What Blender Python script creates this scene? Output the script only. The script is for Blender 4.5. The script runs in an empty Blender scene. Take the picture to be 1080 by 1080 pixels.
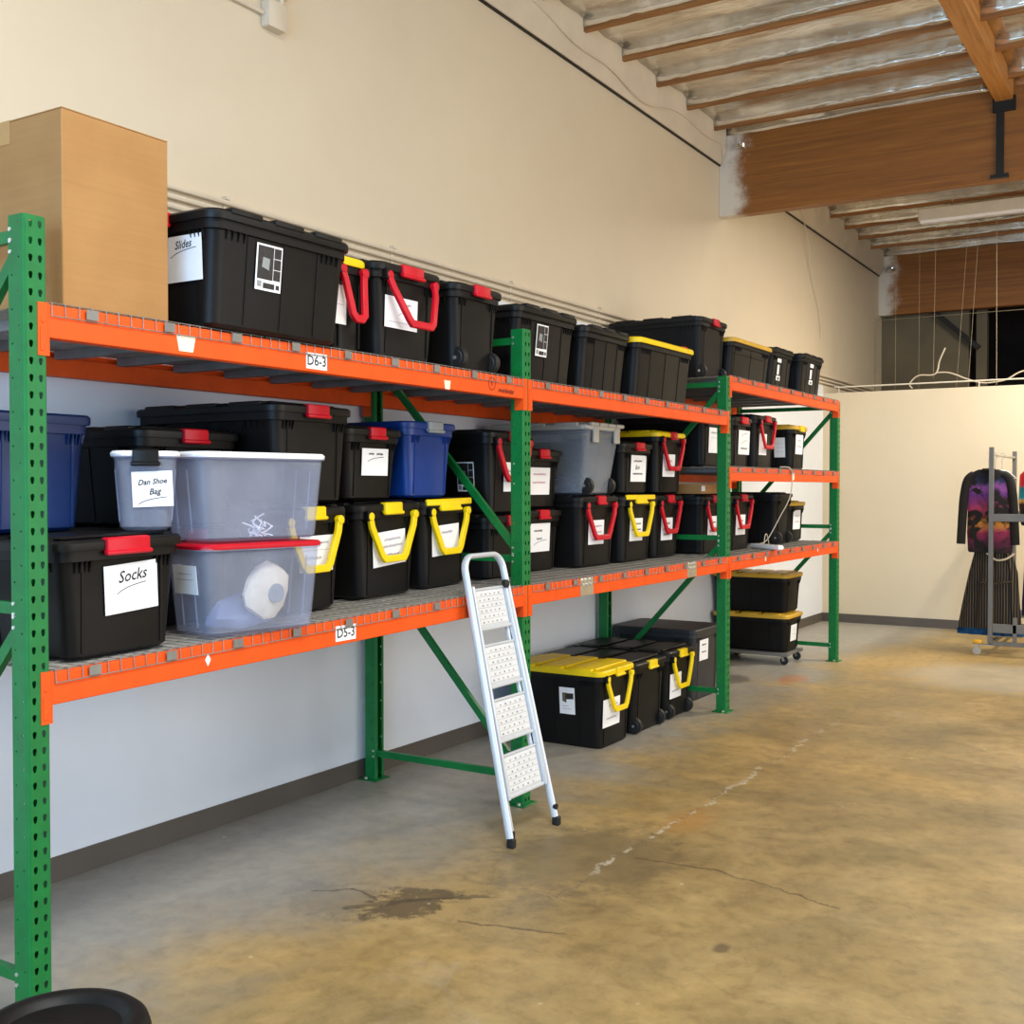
import bpy, bmesh, math, random
from mathutils import Vector, Matrix
random.seed(7)
C = bpy.context.scene.collection
PI = math.pi
R = math.radians

# ------------------------------------------------------------------ materials
def lin(h):
    h = h.lstrip('#')
    out = []
    for i in (0, 2, 4):
        c = int(h[i:i+2], 16) / 255
        out.append(c / 12.92 if c <= 0.04045 else ((c + 0.055) / 1.055) ** 2.4)
    return (*out, 1)

class NT:
    def __init__(s, name):
        s.m = bpy.data.materials.new(name); s.m.use_nodes = True
        s.t = s.m.node_tree; s.b = s.t.nodes['Principled BSDF']; s.out = s.t.nodes['Material Output']
    def n(s, typ, **kw):
        nd = s.t.nodes.new(typ)
        for k, v in kw.items(): setattr(nd, k, v)
        return nd
    def l(s, a, b): s.t.links.new(a, b)
    def noise(s, scale, detail=4, rough=0.55, vec=None, dist=0.0):
        nd = s.n('ShaderNodeTexNoise'); nd.inputs['Scale'].default_value = scale
        nd.inputs['Detail'].default_value = detail; nd.inputs['Roughness'].default_value = rough
        nd.inputs['Distortion'].default_value = dist
        if vec is not None: s.l(vec, nd.inputs['Vector'])
        return nd
    def ramp(s, fac, stops):
        nd = s.n('ShaderNodeValToRGB'); cr = nd.color_ramp
        while len(cr.elements) > 1: cr.elements.remove(cr.elements[-1])
        cr.elements[0].position = stops[0][0]; cr.elements[0].color = stops[0][1]
        for p, c in stops[1:]:
            e = cr.elements.new(p); e.color = c
        s.l(fac, nd.inputs['Fac']); return nd
    def mix(s, fac, a, b, typ='MIX'):
        nd = s.n('ShaderNodeMix', data_type='RGBA', blend_type=typ)
        for sock, v in ((nd.inputs[0], fac), (nd.inputs[6], a), (nd.inputs[7], b)):
            if hasattr(v, 'is_linked'): s.l(v, sock)
            else: sock.default_value = v
        return nd.outputs[2]
    def math(s, op, a, b=None, clamp=False):
        nd = s.n('ShaderNodeMath', operation=op); nd.use_clamp = clamp
        for i, v in enumerate((a, b)):
            if v is None: continue
            if hasattr(v, 'is_linked'): s.l(v, nd.inputs[i])
            else: nd.inputs[i].default_value = v
        return nd.outputs[0]
    def pos(s): return s.n('ShaderNodeNewGeometry').outputs['Position']
    def obj(s): return s.n('ShaderNodeTexCoord').outputs['Object']
    def mapping(s, vec, scale=(1, 1, 1), loc=(0, 0, 0)):
        nd = s.n('ShaderNodeMapping'); nd.inputs['Scale'].default_value = scale; nd.inputs['Location'].default_value = loc
        s.l(vec, nd.inputs['Vector']); return nd.outputs[0]
    def bump(s, h, strength=0.3, dist=0.01):
        nd = s.n('ShaderNodeBump'); nd.inputs['Strength'].default_value = strength; nd.inputs['Distance'].default_value = dist
        s.l(h, nd.inputs['Height']); s.l(nd.outputs[0], s.b.inputs['Normal'])

def simple(name, col, rough=0.5, metal=0.0, var=0.06, scale=9.0, bump=0.0, spec=0.5):
    k = NT(name); c = lin(col)
    nz = k.noise(scale, 5, 0.6, k.obj())
    d = tuple(max(0, x * (1 - 2.2 * var)) for x in c[:3]) + (1,)
    e = tuple(min(1, x * (1 + 1.6 * var)) for x in c[:3]) + (1,)
    r = k.ramp(nz.outputs['Fac'], [(0.3, d), (0.7, e)])
    k.l(r.outputs['Color'], k.b.inputs['Base Color'])
    k.b.inputs['Roughness'].default_value = rough; k.b.inputs['Metallic'].default_value = metal
    k.b.inputs['Specular IOR Level'].default_value = spec
    if bump:
        n2 = k.noise(scale * 12, 3, 0.6, k.obj()); k.bump(n2.outputs['Fac'], bump, 0.003)
    return k.m

M = {}
M['black'] = simple('black_plastic', '#0f0e0e', 0.46, var=0.12, scale=6, bump=0.08, spec=.22)
M['black2'] = simple('charcoal_plastic', '#2c2e31', 0.5, var=0.08, scale=6, bump=0.08)
M['lid'] = simple('black_lid_plastic', '#111111', 0.42, var=0.1, scale=6, bump=0.06, spec=.26)
M['rubber'] = simple('black_rubber', '#121212', 0.6, var=0.1)
M['yellow'] = simple('yellow_plastic', '#efcd0c', 0.42, var=0.04, spec=.35)
M['ochre'] = simple('dull_yellow_plastic', '#cfa531', 0.45, var=0.05)
M['red'] = simple('red_plastic', '#c00a22', 0.4, var=0.05, spec=.35)
M['blue'] = simple('blue_plastic', '#07317a', 0.38, var=0.05, spec=.4)
M['navy'] = simple('dark_blue_plastic', '#03265a', 0.42, var=0.05, spec=.4)
M['grey'] = simple('grey_plastic', '#8d9296', 0.45, var=0.05)
M['greylid'] = simple('pale_grey_lid', '#b3b0a8', 0.45, var=0.04)
M['whitelid'] = simple('white_lid', '#f4f4f6', 0.35, var=0.01)
M['green'] = simple('green_paint', '#0c7034', 0.4, var=0.07, scale=14, spec=.35)
M['orange'] = simple('orange_paint', '#ea5410', 0.48, var=0.05, scale=10, spec=.3)
M['galv'] = simple('galvanised_wire', '#8b8880', 0.5, 0.25, var=0.1)
M['deckpan'] = simple('dusty_deck_steel', '#a5a39d', 0.6, 0.0, var=0.1, scale=14)
M['channel'] = simple('channel_steel', '#7f7d78', 0.5, 0.2, var=0.08)
M['bolt'] = simple('zinc_bolt', '#d8dcd8', 0.3, 0.8, var=0.02)
M['silver'] = simple('silver_plate', '#d9d3c4', 0.3, 0.85, var=0.06, scale=40, bump=0.4)
M['paper'] = simple('white_paper', '#eef0f4', 0.75, var=0.02)
M['ink'] = simple('black_ink', '#15151c', 0.7, var=0.0)
M['faint'] = simple('faint_pencil', '#a9a6b2', 0.8, var=0.0)
M['pink'] = simple('pink_ink', '#cf98b8', 0.8, var=0.0)
M['photo'] = simple('printed_photo', '#2b2a2c', 0.4, var=0.3, scale=60)
M['tape'] = simple('cream_sticker', '#efe3cb', 0.6, var=0.03)
M['alu'] = simple('white_ladder_paint', '#d0d5db', 0.32, 0.2, var=0.02)
M['tread'] = simple('white_tread_plastic', '#d9dce0', 0.45, 0.0, var=0.02)
M['rackgrey'] = simple('grey_rack_paint', '#6c6a65', 0.45, 0.1, var=0.05)
M['steel'] = simple('caster_steel', '#bdbab2', 0.3, 0.8, var=0.05)
M['brass'] = simple('yellow_brake', '#d8a22a', 0.45, 0.1, var=0.1)
M['whitepaint'] = simple('white_paint', '#dcd5c6', 0.5, var=0.03)
M['darkwall'] = simple('dark_back_wall', '#2c2118', 0.8, var=0.3, scale=1.5)
M['olive'] = simple('olive_grey_panel', '#695f49', 0.75, var=0.1, scale=1.2)
M['joistpaint'] = simple('painted_ledger', '#d6c9b4', 0.7, var=0.04, scale=3)
M['cream'] = simple('cream_cloth', '#e9dcc2', 0.8, var=0.06, scale=20, bump=0.2)
M['vinyl'] = simple('black_vinyl', '#0c0c0c', 0.5, var=0.3, scale=18, bump=0.1, spec=.25)
M['blackcloth'] = simple('black_cloth', '#17130f', 0.9, var=0.2, bump=0.3)
M['bluecloth'] = simple('blue_cloth', '#12517f', 0.85, var=0.35, scale=14, bump=0.3)
M['purplecloth'] = simple('purple_cloth', '#2a1738', 0.85, var=0.3, bump=0.3)
M['cable'] = simple('white_cable', '#cbbfa8', 0.5, var=0.02)
M['wire'] = simple('dull_wire', '#a3957b', 0.5, var=0.02)
M['stamp'] = simple('worn_stamp_ink', '#8e2607', 0.6, var=0.1)
M['darkmetal'] = simple('dark_steel', '#26241f', 0.5, 0.5, var=0.1)

def mk_wall(name, col):
    k = NT(name); p = k.pos(); c = lin(col)
    n1 = k.noise(0.55, 4, 0.5, p); n2 = k.noise(26, 4, 0.6, p); n3 = k.noise(2.3, 6, 0.65, p)
    a = tuple(x * 0.97 for x in c[:3]) + (1,); b = tuple(min(1, x * 1.02) for x in c[:3]) + (1,)
    r = k.ramp(n1.outputs['Fac'], [(0.3, a), (0.7, b)])
    sm = k.ramp(n3.outputs['Fac'], [(0.3, (0.975, 0.97, 0.96, 1)), (0.55, (1, 1, 1, 1))])
    k.l(k.mix(1.0, r.outputs['Color'], sm.outputs['Color'], 'MULTIPLY'), k.b.inputs['Base Color'])
    k.b.inputs['Roughness'].default_value = 0.62
    k.bump(n2.outputs['Fac'], 0.12, 0.004)
    return k.m
M['wall'] = mk_wall('painted_plaster', '#d9cbb2')
M['wallwhite'] = mk_wall('white_wall_paint', '#dfe5ee')
M['partition'] = mk_wall('partition_paint', '#d9ccb2')
M['base'] = simple('brown_vinyl_base', '#58514a', 0.5, var=0.05, scale=3)

def mk_floor():
    k = NT('stained_concrete'); p = k.pos()
    big = k.noise(0.42, 5, 0.6, p, 0.8); mid = k.noise(1.7, 8, 0.68, p, 0.6); fine = k.noise(11, 8, 0.7, p, 0.3); tiny = k.noise(60, 3, 0.6, p)
    r = k.ramp(mid.outputs['Fac'], [(0.22, lin('#6b5a3a')), (0.42, lin('#8a764c')), (0.55, lin('#a58d5c')), (0.75, lin('#c6aa76'))])
    r2 = k.ramp(big.outputs['Fac'], [(0.36, lin('#6c6145')), (0.5, lin('#967f50')), (0.64, lin('#bf9a54'))])
    col = k.mix(0.5, r.outputs['Color'], r2.outputs['Color'])
    f = k.ramp(fine.outputs['Fac'], [(0.32, (0.72, 0.71, 0.70, 1)), (0.5, (.97, .97, .97, 1)), (0.66, (1.1, 1.1, 1.1, 1))])
    col = k.mix(1.0, col, f.outputs['Color'], 'MULTIPLY')
    sep = k.n('ShaderNodeSeparateXYZ'); k.l(p, sep.inputs[0])
    X, Y = sep.outputs[0], sep.outputs[1]
    def band(val, lo, hi):
        nd = k.n('ShaderNodeMapRange'); nd.interpolation_type = 'SMOOTHSTEP'
        k.l(val, nd.inputs['Value']); nd.inputs['From Min'].default_value = lo; nd.inputs['From Max'].default_value = hi
        return nd.outputs[0]
    # floor colour turns greyer along the wall under the rack
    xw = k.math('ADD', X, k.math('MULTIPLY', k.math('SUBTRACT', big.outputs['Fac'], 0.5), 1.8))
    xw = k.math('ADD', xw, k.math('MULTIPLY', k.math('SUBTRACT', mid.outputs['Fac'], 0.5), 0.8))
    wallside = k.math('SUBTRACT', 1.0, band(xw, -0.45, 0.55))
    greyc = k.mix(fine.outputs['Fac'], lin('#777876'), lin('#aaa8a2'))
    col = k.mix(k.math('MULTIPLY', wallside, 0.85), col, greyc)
    # worn bare patches
    bare = k.noise(0.9, 7, 0.7, k.mapping(p, (1, 0.55, 1), (4.3, 1.7, 0)), 1.2)
    br = k.ramp(bare.outputs['Fac'], [(0.6, (0, 0, 0, 1)), (0.72, (1, 1, 1, 1))])
    col = k.mix(k.math('MULTIPLY', br.outputs['Color'], 0.3), col, lin('#aba391'))
    edge2 = k.math('ADD', k.math('MULTIPLY', mid.outputs['Fac'], .55), k.math('MULTIPLY', fine.outputs['Fac'], .45))
    class _o: outputs = {'Fac': edge2}
    def blob(cx, cy, rx, ry, wob, col0, c1, amt, nz=_o, edge=0.35):
        dx = k.math('DIVIDE', k.math('SUBTRACT', X, cx), rx); dy = k.math('DIVIDE', k.math('SUBTRACT', Y, cy), ry)
        d = k.math('SQRT', k.math('ADD', k.math('MULTIPLY', dx, dx), k.math('MULTIPLY', dy, dy)))
        d = k.math('ADD', d, k.math('MULTIPLY', k.math('SUBTRACT', nz.outputs['Fac'], 0.5), wob))
        m = k.math('SUBTRACT', 1.0, band(d, 1 - edge, 1 + edge))
        return k.mix(k.math('MULTIPLY', m, amt), col0, c1)
    col = blob(0.33, 3.5, 0.14, 0.2, 5.5, col, lin('#473c2c'), 0.75, _o, 0.22)
    col = blob(0.62, 4.35, 0.34, 0.5, 3.0, col, lin('#5d5440'), 0.5)
    col = blob(0.1, 3.4, 0.2, 0.12, 5.5, col, lin('#54493a'), 0.22)
    wx = k.math('MULTIPLY', k.math('SUBTRACT', fine.outputs['Fac'], 0.5), 0.16); wy = k.math('MULTIPLY', k.math('SUBTRACT', mid.outputs['Fac'], 0.5), 0.2)
    PX, PY = k.math('ADD', X, wx), k.math('ADD', Y, wy)
    def seg(x0, y0, x1, y1, w, c1, amt):
        L2 = (x1 - x0) ** 2 + (y1 - y0) ** 2
        t = k.math('ADD', k.math('MULTIPLY', k.math('SUBTRACT', PX, x0), (x1 - x0) / L2), k.math('MULTIPLY', k.math('SUBTRACT', PY, y0), (y1 - y0) / L2), True)
        ex = k.math('SUBTRACT', PX, k.math('ADD', k.math('MULTIPLY', t, x1 - x0), x0)); ey = k.math('SUBTRACT', PY, k.math('ADD', k.math('MULTIPLY', t, y1 - y0), y0))
        d = k.math('SQRT', k.math('ADD', k.math('MULTIPLY', ex, ex), k.math('MULTIPLY', ey, ey)))
        m = k.math('SUBTRACT', 1.0, band(d, w * .3, w))
        return k.mix(k.math('MULTIPLY', m, amt), col, c1)
    for q in ((-.08, 3.39, .03, 3.5, .012), (.03, 3.5, .19, 3.48, .012), (.13, 3.33, .31, 3.56, .03), (.31, 3.56, .54, 3.74, .022), (.6, 3.47, .97, 3.56, .012), (.83, 4.45, 1.24, 4.5, .012), (1.24, 4.5, 1.75, 4.36, .01)):
        col = seg(*q, lin('#40372a'), .6)
    col = blob(0.82, 5.15, 0.1, 0.2, 4.5, col, lin('#b07a34'), 0.45, _o, .8)
    col = blob(-0.05, 9.35, 0.1, 0.25, 4.5, col, lin('#b5703c'), 0.6, _o, .6)
    col = blob(-0.5, 9.1, 0.16, 0.25, 3.0, col, lin('#4b463c'), 0.6)
    col = blob(1.52, 3.75, 0.03, 0.045, 1.5, col, lin('#3a322a'), 0.6)
    col = blob(1.45, 10.4, 0.7, 0.75, 2.2, col, lin('#a8a294'), 0.55)  # pale patch: glossy reflection painted into the floor colour
    # long crack running away from the ladder
    cx = k.math('ADD', 0.775, k.math('MULTIPLY', k.math('SUBTRACT', mid.outputs['Fac'], 0.5), 0.3))
    cx = k.math('ADD', cx, k.math('MULTIPLY', k.math('SUBTRACT', fine.outputs['Fac'], 0.5), 0.14))
    d = k.math('ABSOLUTE', k.math('SUBTRACT', X, cx))
    ymask = k.math('MULTIPLY', band(Y, 4.0, 4.4), k.math('SUBTRACT', 1.0, band(Y, 6.6, 8.6)))
    cl = k.math('MULTIPLY', k.math('SUBTRACT', 1.0, band(d, 0.004, 0.02)), ymask)
    cl = k.math('MULTIPLY', cl, band(fine.outputs['Fac'], 0.46, 0.56))
    col = k.mix(k.math('MULTIPLY', cl, 0.75), col, lin('#cfc7b2'))
    dk = k.math('MULTIPLY', k.math('SUBTRACT', 1.0, band(d, 0.0, 0.006)), band(Y, 3.4, 3.9))
    col = k.mix(k.math('MULTIPLY', dk, 0.5), col, lin('#4a4335'))
    # paint specks
    vo = k.n('ShaderNodeTexVoronoi'); vo.inputs['Scale'].default_value = 5.5; k.l(p, vo.inputs['Vector'])
    sp = k.math('SUBTRACT', 1.0, band(vo.outputs['Distance'], 0.035, 0.06))
    sp = k.math('MULTIPLY', sp, band(mid.outputs['Fac'], 0.5, 0.6))
    col = k.mix(k.math('MULTIPLY', sp, 0.6), col, lin('#d9d3c2'))
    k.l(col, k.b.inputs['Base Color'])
    rr = k.ramp(mid.outputs['Fac'], [(0.3, (0.36, 0.36, 0.36, 1)), (0.7, (0.56, 0.56, 0.56, 1))])
    k.l(rr.outputs['Color'], k.b.inputs['Roughness'])
    h = k.math('ADD', k.math('MULTIPLY', fine.outputs['Fac'], 0.5), k.math('MULTIPLY', cl, -0.6))
    k.bump(h, 0.12, 0.004)
    return k.m
M['floor'] = mk_floor()

def mk_wood(name, c1, c2, c3, axis=0, paint_end=False):
    k = NT(name); p = k.pos()
    sc = [34, 34, 34]; sc[axis] = 1.6
    n = k.noise(1.0, 6, 0.6, k.mapping(p, tuple(sc)), 0.5)
    sc2 = [3, 3, 24]; sc2[axis] = 0.25
    n2 = k.noise(1.0, 3, 0.5, k.mapping(p, tuple(sc2)), 0.2)
    r = k.ramp(n.outputs['Fac'], [(0.3, lin(c1)), (0.52, lin(c2)), (0.75, lin(c3))])
    r2 = k.ramp(n2.outputs['Fac'], [(0.35, (0.86, 0.85, 0.84, 1)), (0.65, (1.06, 1.05, 1.04, 1))])
    col = k.mix(1.0, r.outputs['Color'], r2.outputs['Color'], 'MULTIPLY')
    if paint_end:   # overspray of wall paint on the beam end
        sep = k.n('ShaderNodeSeparateXYZ'); k.l(p, sep.inputs[0])
        nz = k.noise(5, 6, 0.7, p)
        v = k.math('ADD', sep.outputs[0], k.math('MULTIPLY', k.math('SUBTRACT', nz.outputs['Fac'], 0.5), 0.5))
        mr = k.n('ShaderNodeMapRange'); mr.interpolation_type = 'SMOOTHSTEP'; k.l(v, mr.inputs['Value'])
        mr.inputs['From Min'].default_value = -0.76; mr.inputs['From Max'].default_value = -1.0
        col = k.mix(mr.outputs[0], col, lin('#d8cfbf'))
    k.l(col, k.b.inputs['Base Color']); k.b.inputs['Roughness'].default_value = 0.55
    k.bump(n.outputs['Fac'], 0.1, 0.003)
    return k.m
M['glulam'] = mk_wood('glulam_wood', '#7c4a14', '#8c571a', '#9a6524', 0, True)
M['joist'] = mk_wood('joist_wood', '#7d5124', '#976432', '#a9763d', 0)
M['purlin'] = mk_wood('purlin_wood', '#9a6731', '#bd823f', '#cb9453', 1)

def mk_foil():
    k = NT('foil_insulation'); p = k.pos()
    n = k.noise(3.2, 8, 0.62, k.mapping(p, (0.55, 1.6, 1)), 1.4); n2 = k.noise(3, 3, 0.6, p, 1.0)
    r = k.ramp(n2.outputs['Fac'], [(0.3, lin('#d6cebf')), (0.7, lin('#f2eee4'))])
    k.l(r.outputs['Color'], k.b.inputs['Base Color'])
    k.b.inputs['Metallic'].default_value = 0.85; k.b.inputs['Roughness'].default_value = 0.2
    h = k.math('ADD', n.outputs['Fac'], k.math('MULTIPLY', n2.outputs['Fac'], 0.08))
    k.bump(h, 0.22, 0.05)
    return k.m
M['foil'] = mk_foil()

def mk_card():
    k = NT('corrugated_cardboard'); o = k.obj()
    n = k.noise(3, 5, 0.6, o); n2 = k.noise(1.0, 3, 0.6, k.mapping(o, (2, 2, 90)))
    r = k.ramp(n.outputs['Fac'], [(0.3, lin('#9c7140')), (0.7, lin('#aa7f4b'))])
    r2 = k.ramp(n2.outputs['Fac'], [(0.3, (0.95, 0.95, 0.95, 1)), (0.7, (1.03, 1.03, 1.03, 1))])
    k.l(k.mix(1.0, r.outputs['Color'], r2.outputs['Color'], 'MULTIPLY'), k.b.inputs['Base Color'])
    k.b.inputs['Roughness'].default_value = 0.8
    return k.m
M['card'] = mk_card()
M['packtape'] = simple('packing_tape', '#b48a57', 0.3, var=0.04)

def mk_clear(name, tint, body, alpha):
    k = NT(name)
    k.b.inputs['Base Color'].default_value = lin(body); k.b.inputs['Roughness'].default_value = 0.22
    n = k.noise(5, 4, 0.6, k.obj())
    tr = k.n('ShaderNodeBsdfTransparent'); tr.inputs['Color'].default_value = lin(tint)
    mx = k.n('ShaderNodeMixShader')
    k.l(k.math('ADD', k.math('MULTIPLY', n.outputs['Fac'], 0.12), alpha - 0.06), mx.inputs[0])
    k.l(tr.outputs[0], mx.inputs[1]); k.l(k.b.outputs[0], mx.inputs[2]); k.l(mx.outputs[0], k.out.inputs['Surface'])
    return k.m
M['clear'] = mk_clear('translucent_plastic', '#f4f6fc', '#d3daeb', 0.13)
M['cleargrey'] = mk_clear('cloudy_plastic', '#e6eaf0', '#bcc3cb', 0.24)
M['bag'] = mk_clear('plastic_bag', '#e8edf8', '#8fa0cc', 0.5)

def mk_bands(name, stops, scale, seed, rough=0.85, amp=.06):
    k = NT(name); p = k.obj()
    sep = k.n('ShaderNodeSeparateXYZ'); k.l(p, sep.inputs[0])
    nz = k.noise(scale, 5, 0.6, k.mapping(p, (1, 1, 1), (seed, 0, 0)), 1.0)
    v = k.math('ADD', sep.outputs[2], k.math('MULTIPLY', k.math('SUBTRACT', nz.outputs['Fac'], 0.5), amp))
    r = k.ramp(v, stops); k.l(r.outputs['Color'], k.b.inputs['Base Color']); k.b.inputs['Roughness'].default_value = rough
    return k.m
def mk_print():
    k = NT('sunset_print'); p = k.obj()
    sep = k.n('ShaderNodeSeparateXYZ'); k.l(p, sep.inputs[0])
    nz = k.noise(9, 5, 0.65, p, 1.0)
    v = k.math('ADD', sep.outputs[2], k.math('MULTIPLY', k.math('SUBTRACT', nz.outputs['Fac'], 0.5), 0.16))
    r = k.ramp(v, [(0.0, lin('#120d0c')), (0.10, lin('#531834')), (0.2, lin('#8e2448')), (0.29, lin('#c88428')), (0.36, lin('#6d2a1c')), (0.44, lin('#a2345a')), (0.56, lin('#5d2c78')), (0.64, lin('#8a4a93')), (0.70, lin('#1d2c55')), (0.8, lin('#14100e'))])
    n2 = k.noise(7, 3, 0.5, k.mapping(p, (1, 1, 1), (3, 2, 1)), 0.8)
    blk = k.ramp(n2.outputs['Fac'], [(0.43, (0, 0, 0, 1)), (0.53, (1, 1, 1, 1))])
    k.l(k.mix(blk.outputs['Color'], r.outputs['Color'], lin('#120d0c')), k.b.inputs['Base Color'])
    k.b.inputs['Roughness'].default_value = 0.85
    return k.m
M['print'] = mk_print()
def mk_stripes():
    k = NT('pinstripe_cloth'); p = k.obj()
    w = k.n('ShaderNodeTexWave'); w.wave_type = 'BANDS'; w.bands_direction = 'X'; w.inputs['Scale'].default_value = 13
    w.inputs['Distortion'].default_value = 1.2; w.inputs['Detail'].default_value = 1; w.inputs['Detail Scale'].default_value = 0.7
    k.l(p, w.inputs['Vector'])
    r = k.ramp(w.outputs['Fac'], [(0.86, lin('#130f0c')), (0.95, lin('#6d5e48'))])
    k.l(r.outputs['Color'], k.b.inputs['Base Color']); k.b.inputs['Roughness'].default_value = 0.85
    return k.m
M['stripe'] = mk_stripes()
M['redteal'] = mk_bands('red_and_teal_cloth', [(0.0, lin('#15110f')), (0.2, lin('#3a2412')), (0.23, lin('#d89a3a')), (0.26, lin('#1f8a94')), (0.37, lin('#27717a')), (0.4, lin('#c5222a')), (1.0, lin('#b51d26'))], 4, 2)

# ------------------------------------------------------------------ mesh builder
class MB:
    def __init__(s): s.bm = bmesh.new(); s.mats = []
    def mi(s, m):
        m = M[m] if isinstance(m, str) else m
        if m not in s.mats: s.mats.append(m)
        return s.mats.index(m)
    def face(s, vs, m):
        try:
            f = s.bm.faces.new(vs); f.material_index = m; f.smooth = True
        except ValueError: pass
    def loops(s, rings, m, cap0=True, cap1=True, closed=True):
        mi = s.mi(m); V = [[s.bm.verts.new(p) for p in r] for r in rings]
        n = len(V[0])
        for a, b in zip(V[:-1], V[1:]):
            for i in range(n if closed else n - 1):
                j = (i + 1) % n
                s.face([a[i], a[j], b[j], b[i]], mi)
        if cap0: s.face(list(reversed(V[0])), mi)
        if cap1: s.face(V[-1], mi)
        return V
    def box(s, a, b, m, bevel=0.0, mat4=None):
        x0, y0, z0 = a; x1, y1, z1 = b
        if bevel:
            return s.rbox(a, b, m, bevel, mat4)
        P = [Vector(p) for p in ((x0, y0, z0), (x1, y0, z0), (x1, y1, z0), (x0, y1, z0), (x0, y0, z1), (x1, y0, z1), (x1, y1, z1), (x0, y1, z1))]
        if mat4: P = [mat4 @ p for p in P]
        mi = s.mi(m); v = [s.bm.verts.new(p) for p in P]
        for q in ((3, 2, 1, 0), (4, 5, 6, 7), (0, 1, 5, 4), (1, 2, 6, 5), (2, 3, 7, 6), (3, 0, 4, 7)): s.face([v[i] for i in q], mi)
    def rbox(s, a, b, m, r, mat4=None):
        x0, y0, z0 = a; x1, y1, z1 = b
        rings = []
        for z, o in ((z0, r), (z0 + r, 0), (z1 - r, 0), (z1, r)):
            ring = rrect((x0 + x1) / 2, (y0 + y1) / 2, (x1 - x0) - 2 * o, (y1 - y0) - 2 * o, max(r - o * 0.6, 1e-4), z, 2)
            rings.append([mat4 @ p for p in ring] if mat4 else ring)
        s.loops(rings, m)
    def tube(s, pts, r, m, n=8, caps=True, flat=None):
        pts = [Vector(p) for p in pts]; rings = []; s1 = None
        for i, p in enumerate(pts):
            a = pts[max(i - 1, 0)]; b = pts[min(i + 1, len(pts) - 1)]
            if 0 < i < len(pts) - 1: t = ((p - a).normalized() + (b - p).normalized()).normalized()
            else: t = (b - a).normalized()
            if s1 is None:
                u = Vector((0, 1, 0)) if abs(t.y) < 0.9 else Vector((0, 0, 1))
                s1 = t.cross(u).normalized()
            else: s1 = (s1 - t * s1.dot(t)).normalized()
            s2 = s1.cross(t).normalized()
            ra, rb = (r, r) if flat is None else flat
            rings.append([p + s1 * ra * math.cos(2 * PI * j / n) + s2 * rb * math.sin(2 * PI * j / n) for j in range(n)])
        s.loops(rings, m, caps, caps)
    def bar(s, p, q, w, h, m, up=(0, 0, 1)):
        p, q = Vector(p), Vector(q); t = (q - p).normalized(); u = Vector(up)
        s1 = t.cross(u).normalized() * w / 2; s2 = s1.cross(t).normalized() * h / 2
        s.loops([[c - s1 - s2, c + s1 - s2, c + s1 + s2, c - s1 + s2] for c in (p, q)], m)
    def sweep(s, pts, w, h, m, wdir):
        # rectangular section swept along a polyline that lies in a plane normal to wdir
        pts = [Vector(p) for p in pts]; W = Vector(wdir).normalized(); rings = []
        for i, p in enumerate(pts):
            a = pts[max(i - 1, 0)]; b = pts[min(i + 1, len(pts) - 1)]
            if 0 < i < len(pts) - 1:
                t1 = (p - a).normalized(); t2 = (b - p).normalized(); t = (t1 + t2).normalized(); k = 1 / max(0.4, t.dot(t1))
            else: t = (b - a).normalized(); k = 1
            nrm = W.cross(t).normalized() * (h / 2) * k; ww = W * (w / 2)
            rings.append([p - ww - nrm, p + ww - nrm, p + ww + nrm, p - ww + nrm])
        s.loops(rings, m)
    def lathe(s, prof, m, n=24, mat4=None):
        rings = [[Vector((r * math.cos(2 * PI * j / n), r * math.sin(2 * PI * j / n), z)) for j in range(n)] for r, z in prof]
        if mat4: rings = [[mat4 @ p for p in r] for r in rings]
        s.loops(rings, m)
    def quad(s, P, m):
        s.face([s.bm.verts.new(p) for p in P], s.mi(m))
    def build(s, name, parent=None, loc=None, rot=None, sharp=35, bevel=0.0, solid=0.0, matrix=None):
        me = bpy.data.meshes.new(name); bmesh.ops.recalc_face_normals(s.bm, faces=s.bm.faces) if not getattr(s, 'nofix', False) else None
        s.bm.to_mesh(me); s.bm.free()
        for m in s.mats: me.materials.append(m)
        me.set_sharp_from_angle(angle=R(sharp))
        o = bpy.data.objects.new(name, me); C.objects.link(o)
        if parent: o.parent = parent
        if matrix is not None: o.matrix_local = matrix
        if loc: o.location = loc
        if rot: o.rotation_euler = rot
        if solid:
            d = o.modifiers.new('solid', 'SOLIDIFY'); d.thickness = solid; d.offset = 0
        if bevel:
            d = o.modifiers.new('bevel', 'BEVEL'); d.width = bevel; d.segments = 2; d.limit_method = 'ANGLE'; d.angle_limit = R(50)
        return o

def rrect(cx, cy, lx, ly, r, z, n=4):
    r = min(r, lx / 2 - 1e-4, ly / 2 - 1e-4); P = []
    for sx, sy, a0 in ((1, 1, 0), (-1, 1, 90), (-1, -1, 180), (1, -1, 270)):
        for i in range(n + 1):
            a = R(a0 + 90 * i / n)
            P.append(Vector((cx + sx * (lx / 2 - r) + r * math.cos(a), cy + sy * (ly / 2 - r) + r * math.sin(a), z)))
    return P

def tag(o, label=None, cat=None, group=None, kind=None):
    if label: o['label'] = label
    if cat: o['category'] = cat
    if group: o['group'] = group
    if kind: o['kind'] = kind
    return o
def thing(name, label, cat, loc=(0, 0, 0), rotz=0, group=None):
    o = bpy.data.objects.new(name, None); C.objects.link(o); o.empty_display_size = 0.1
    o.location = loc; o.rotation_euler = (0, 0, rotz)
    return tag(o, label, cat, group)
def struct(o, label=None, cat=None):
    return tag(o, label, cat, None, 'structure')

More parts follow.
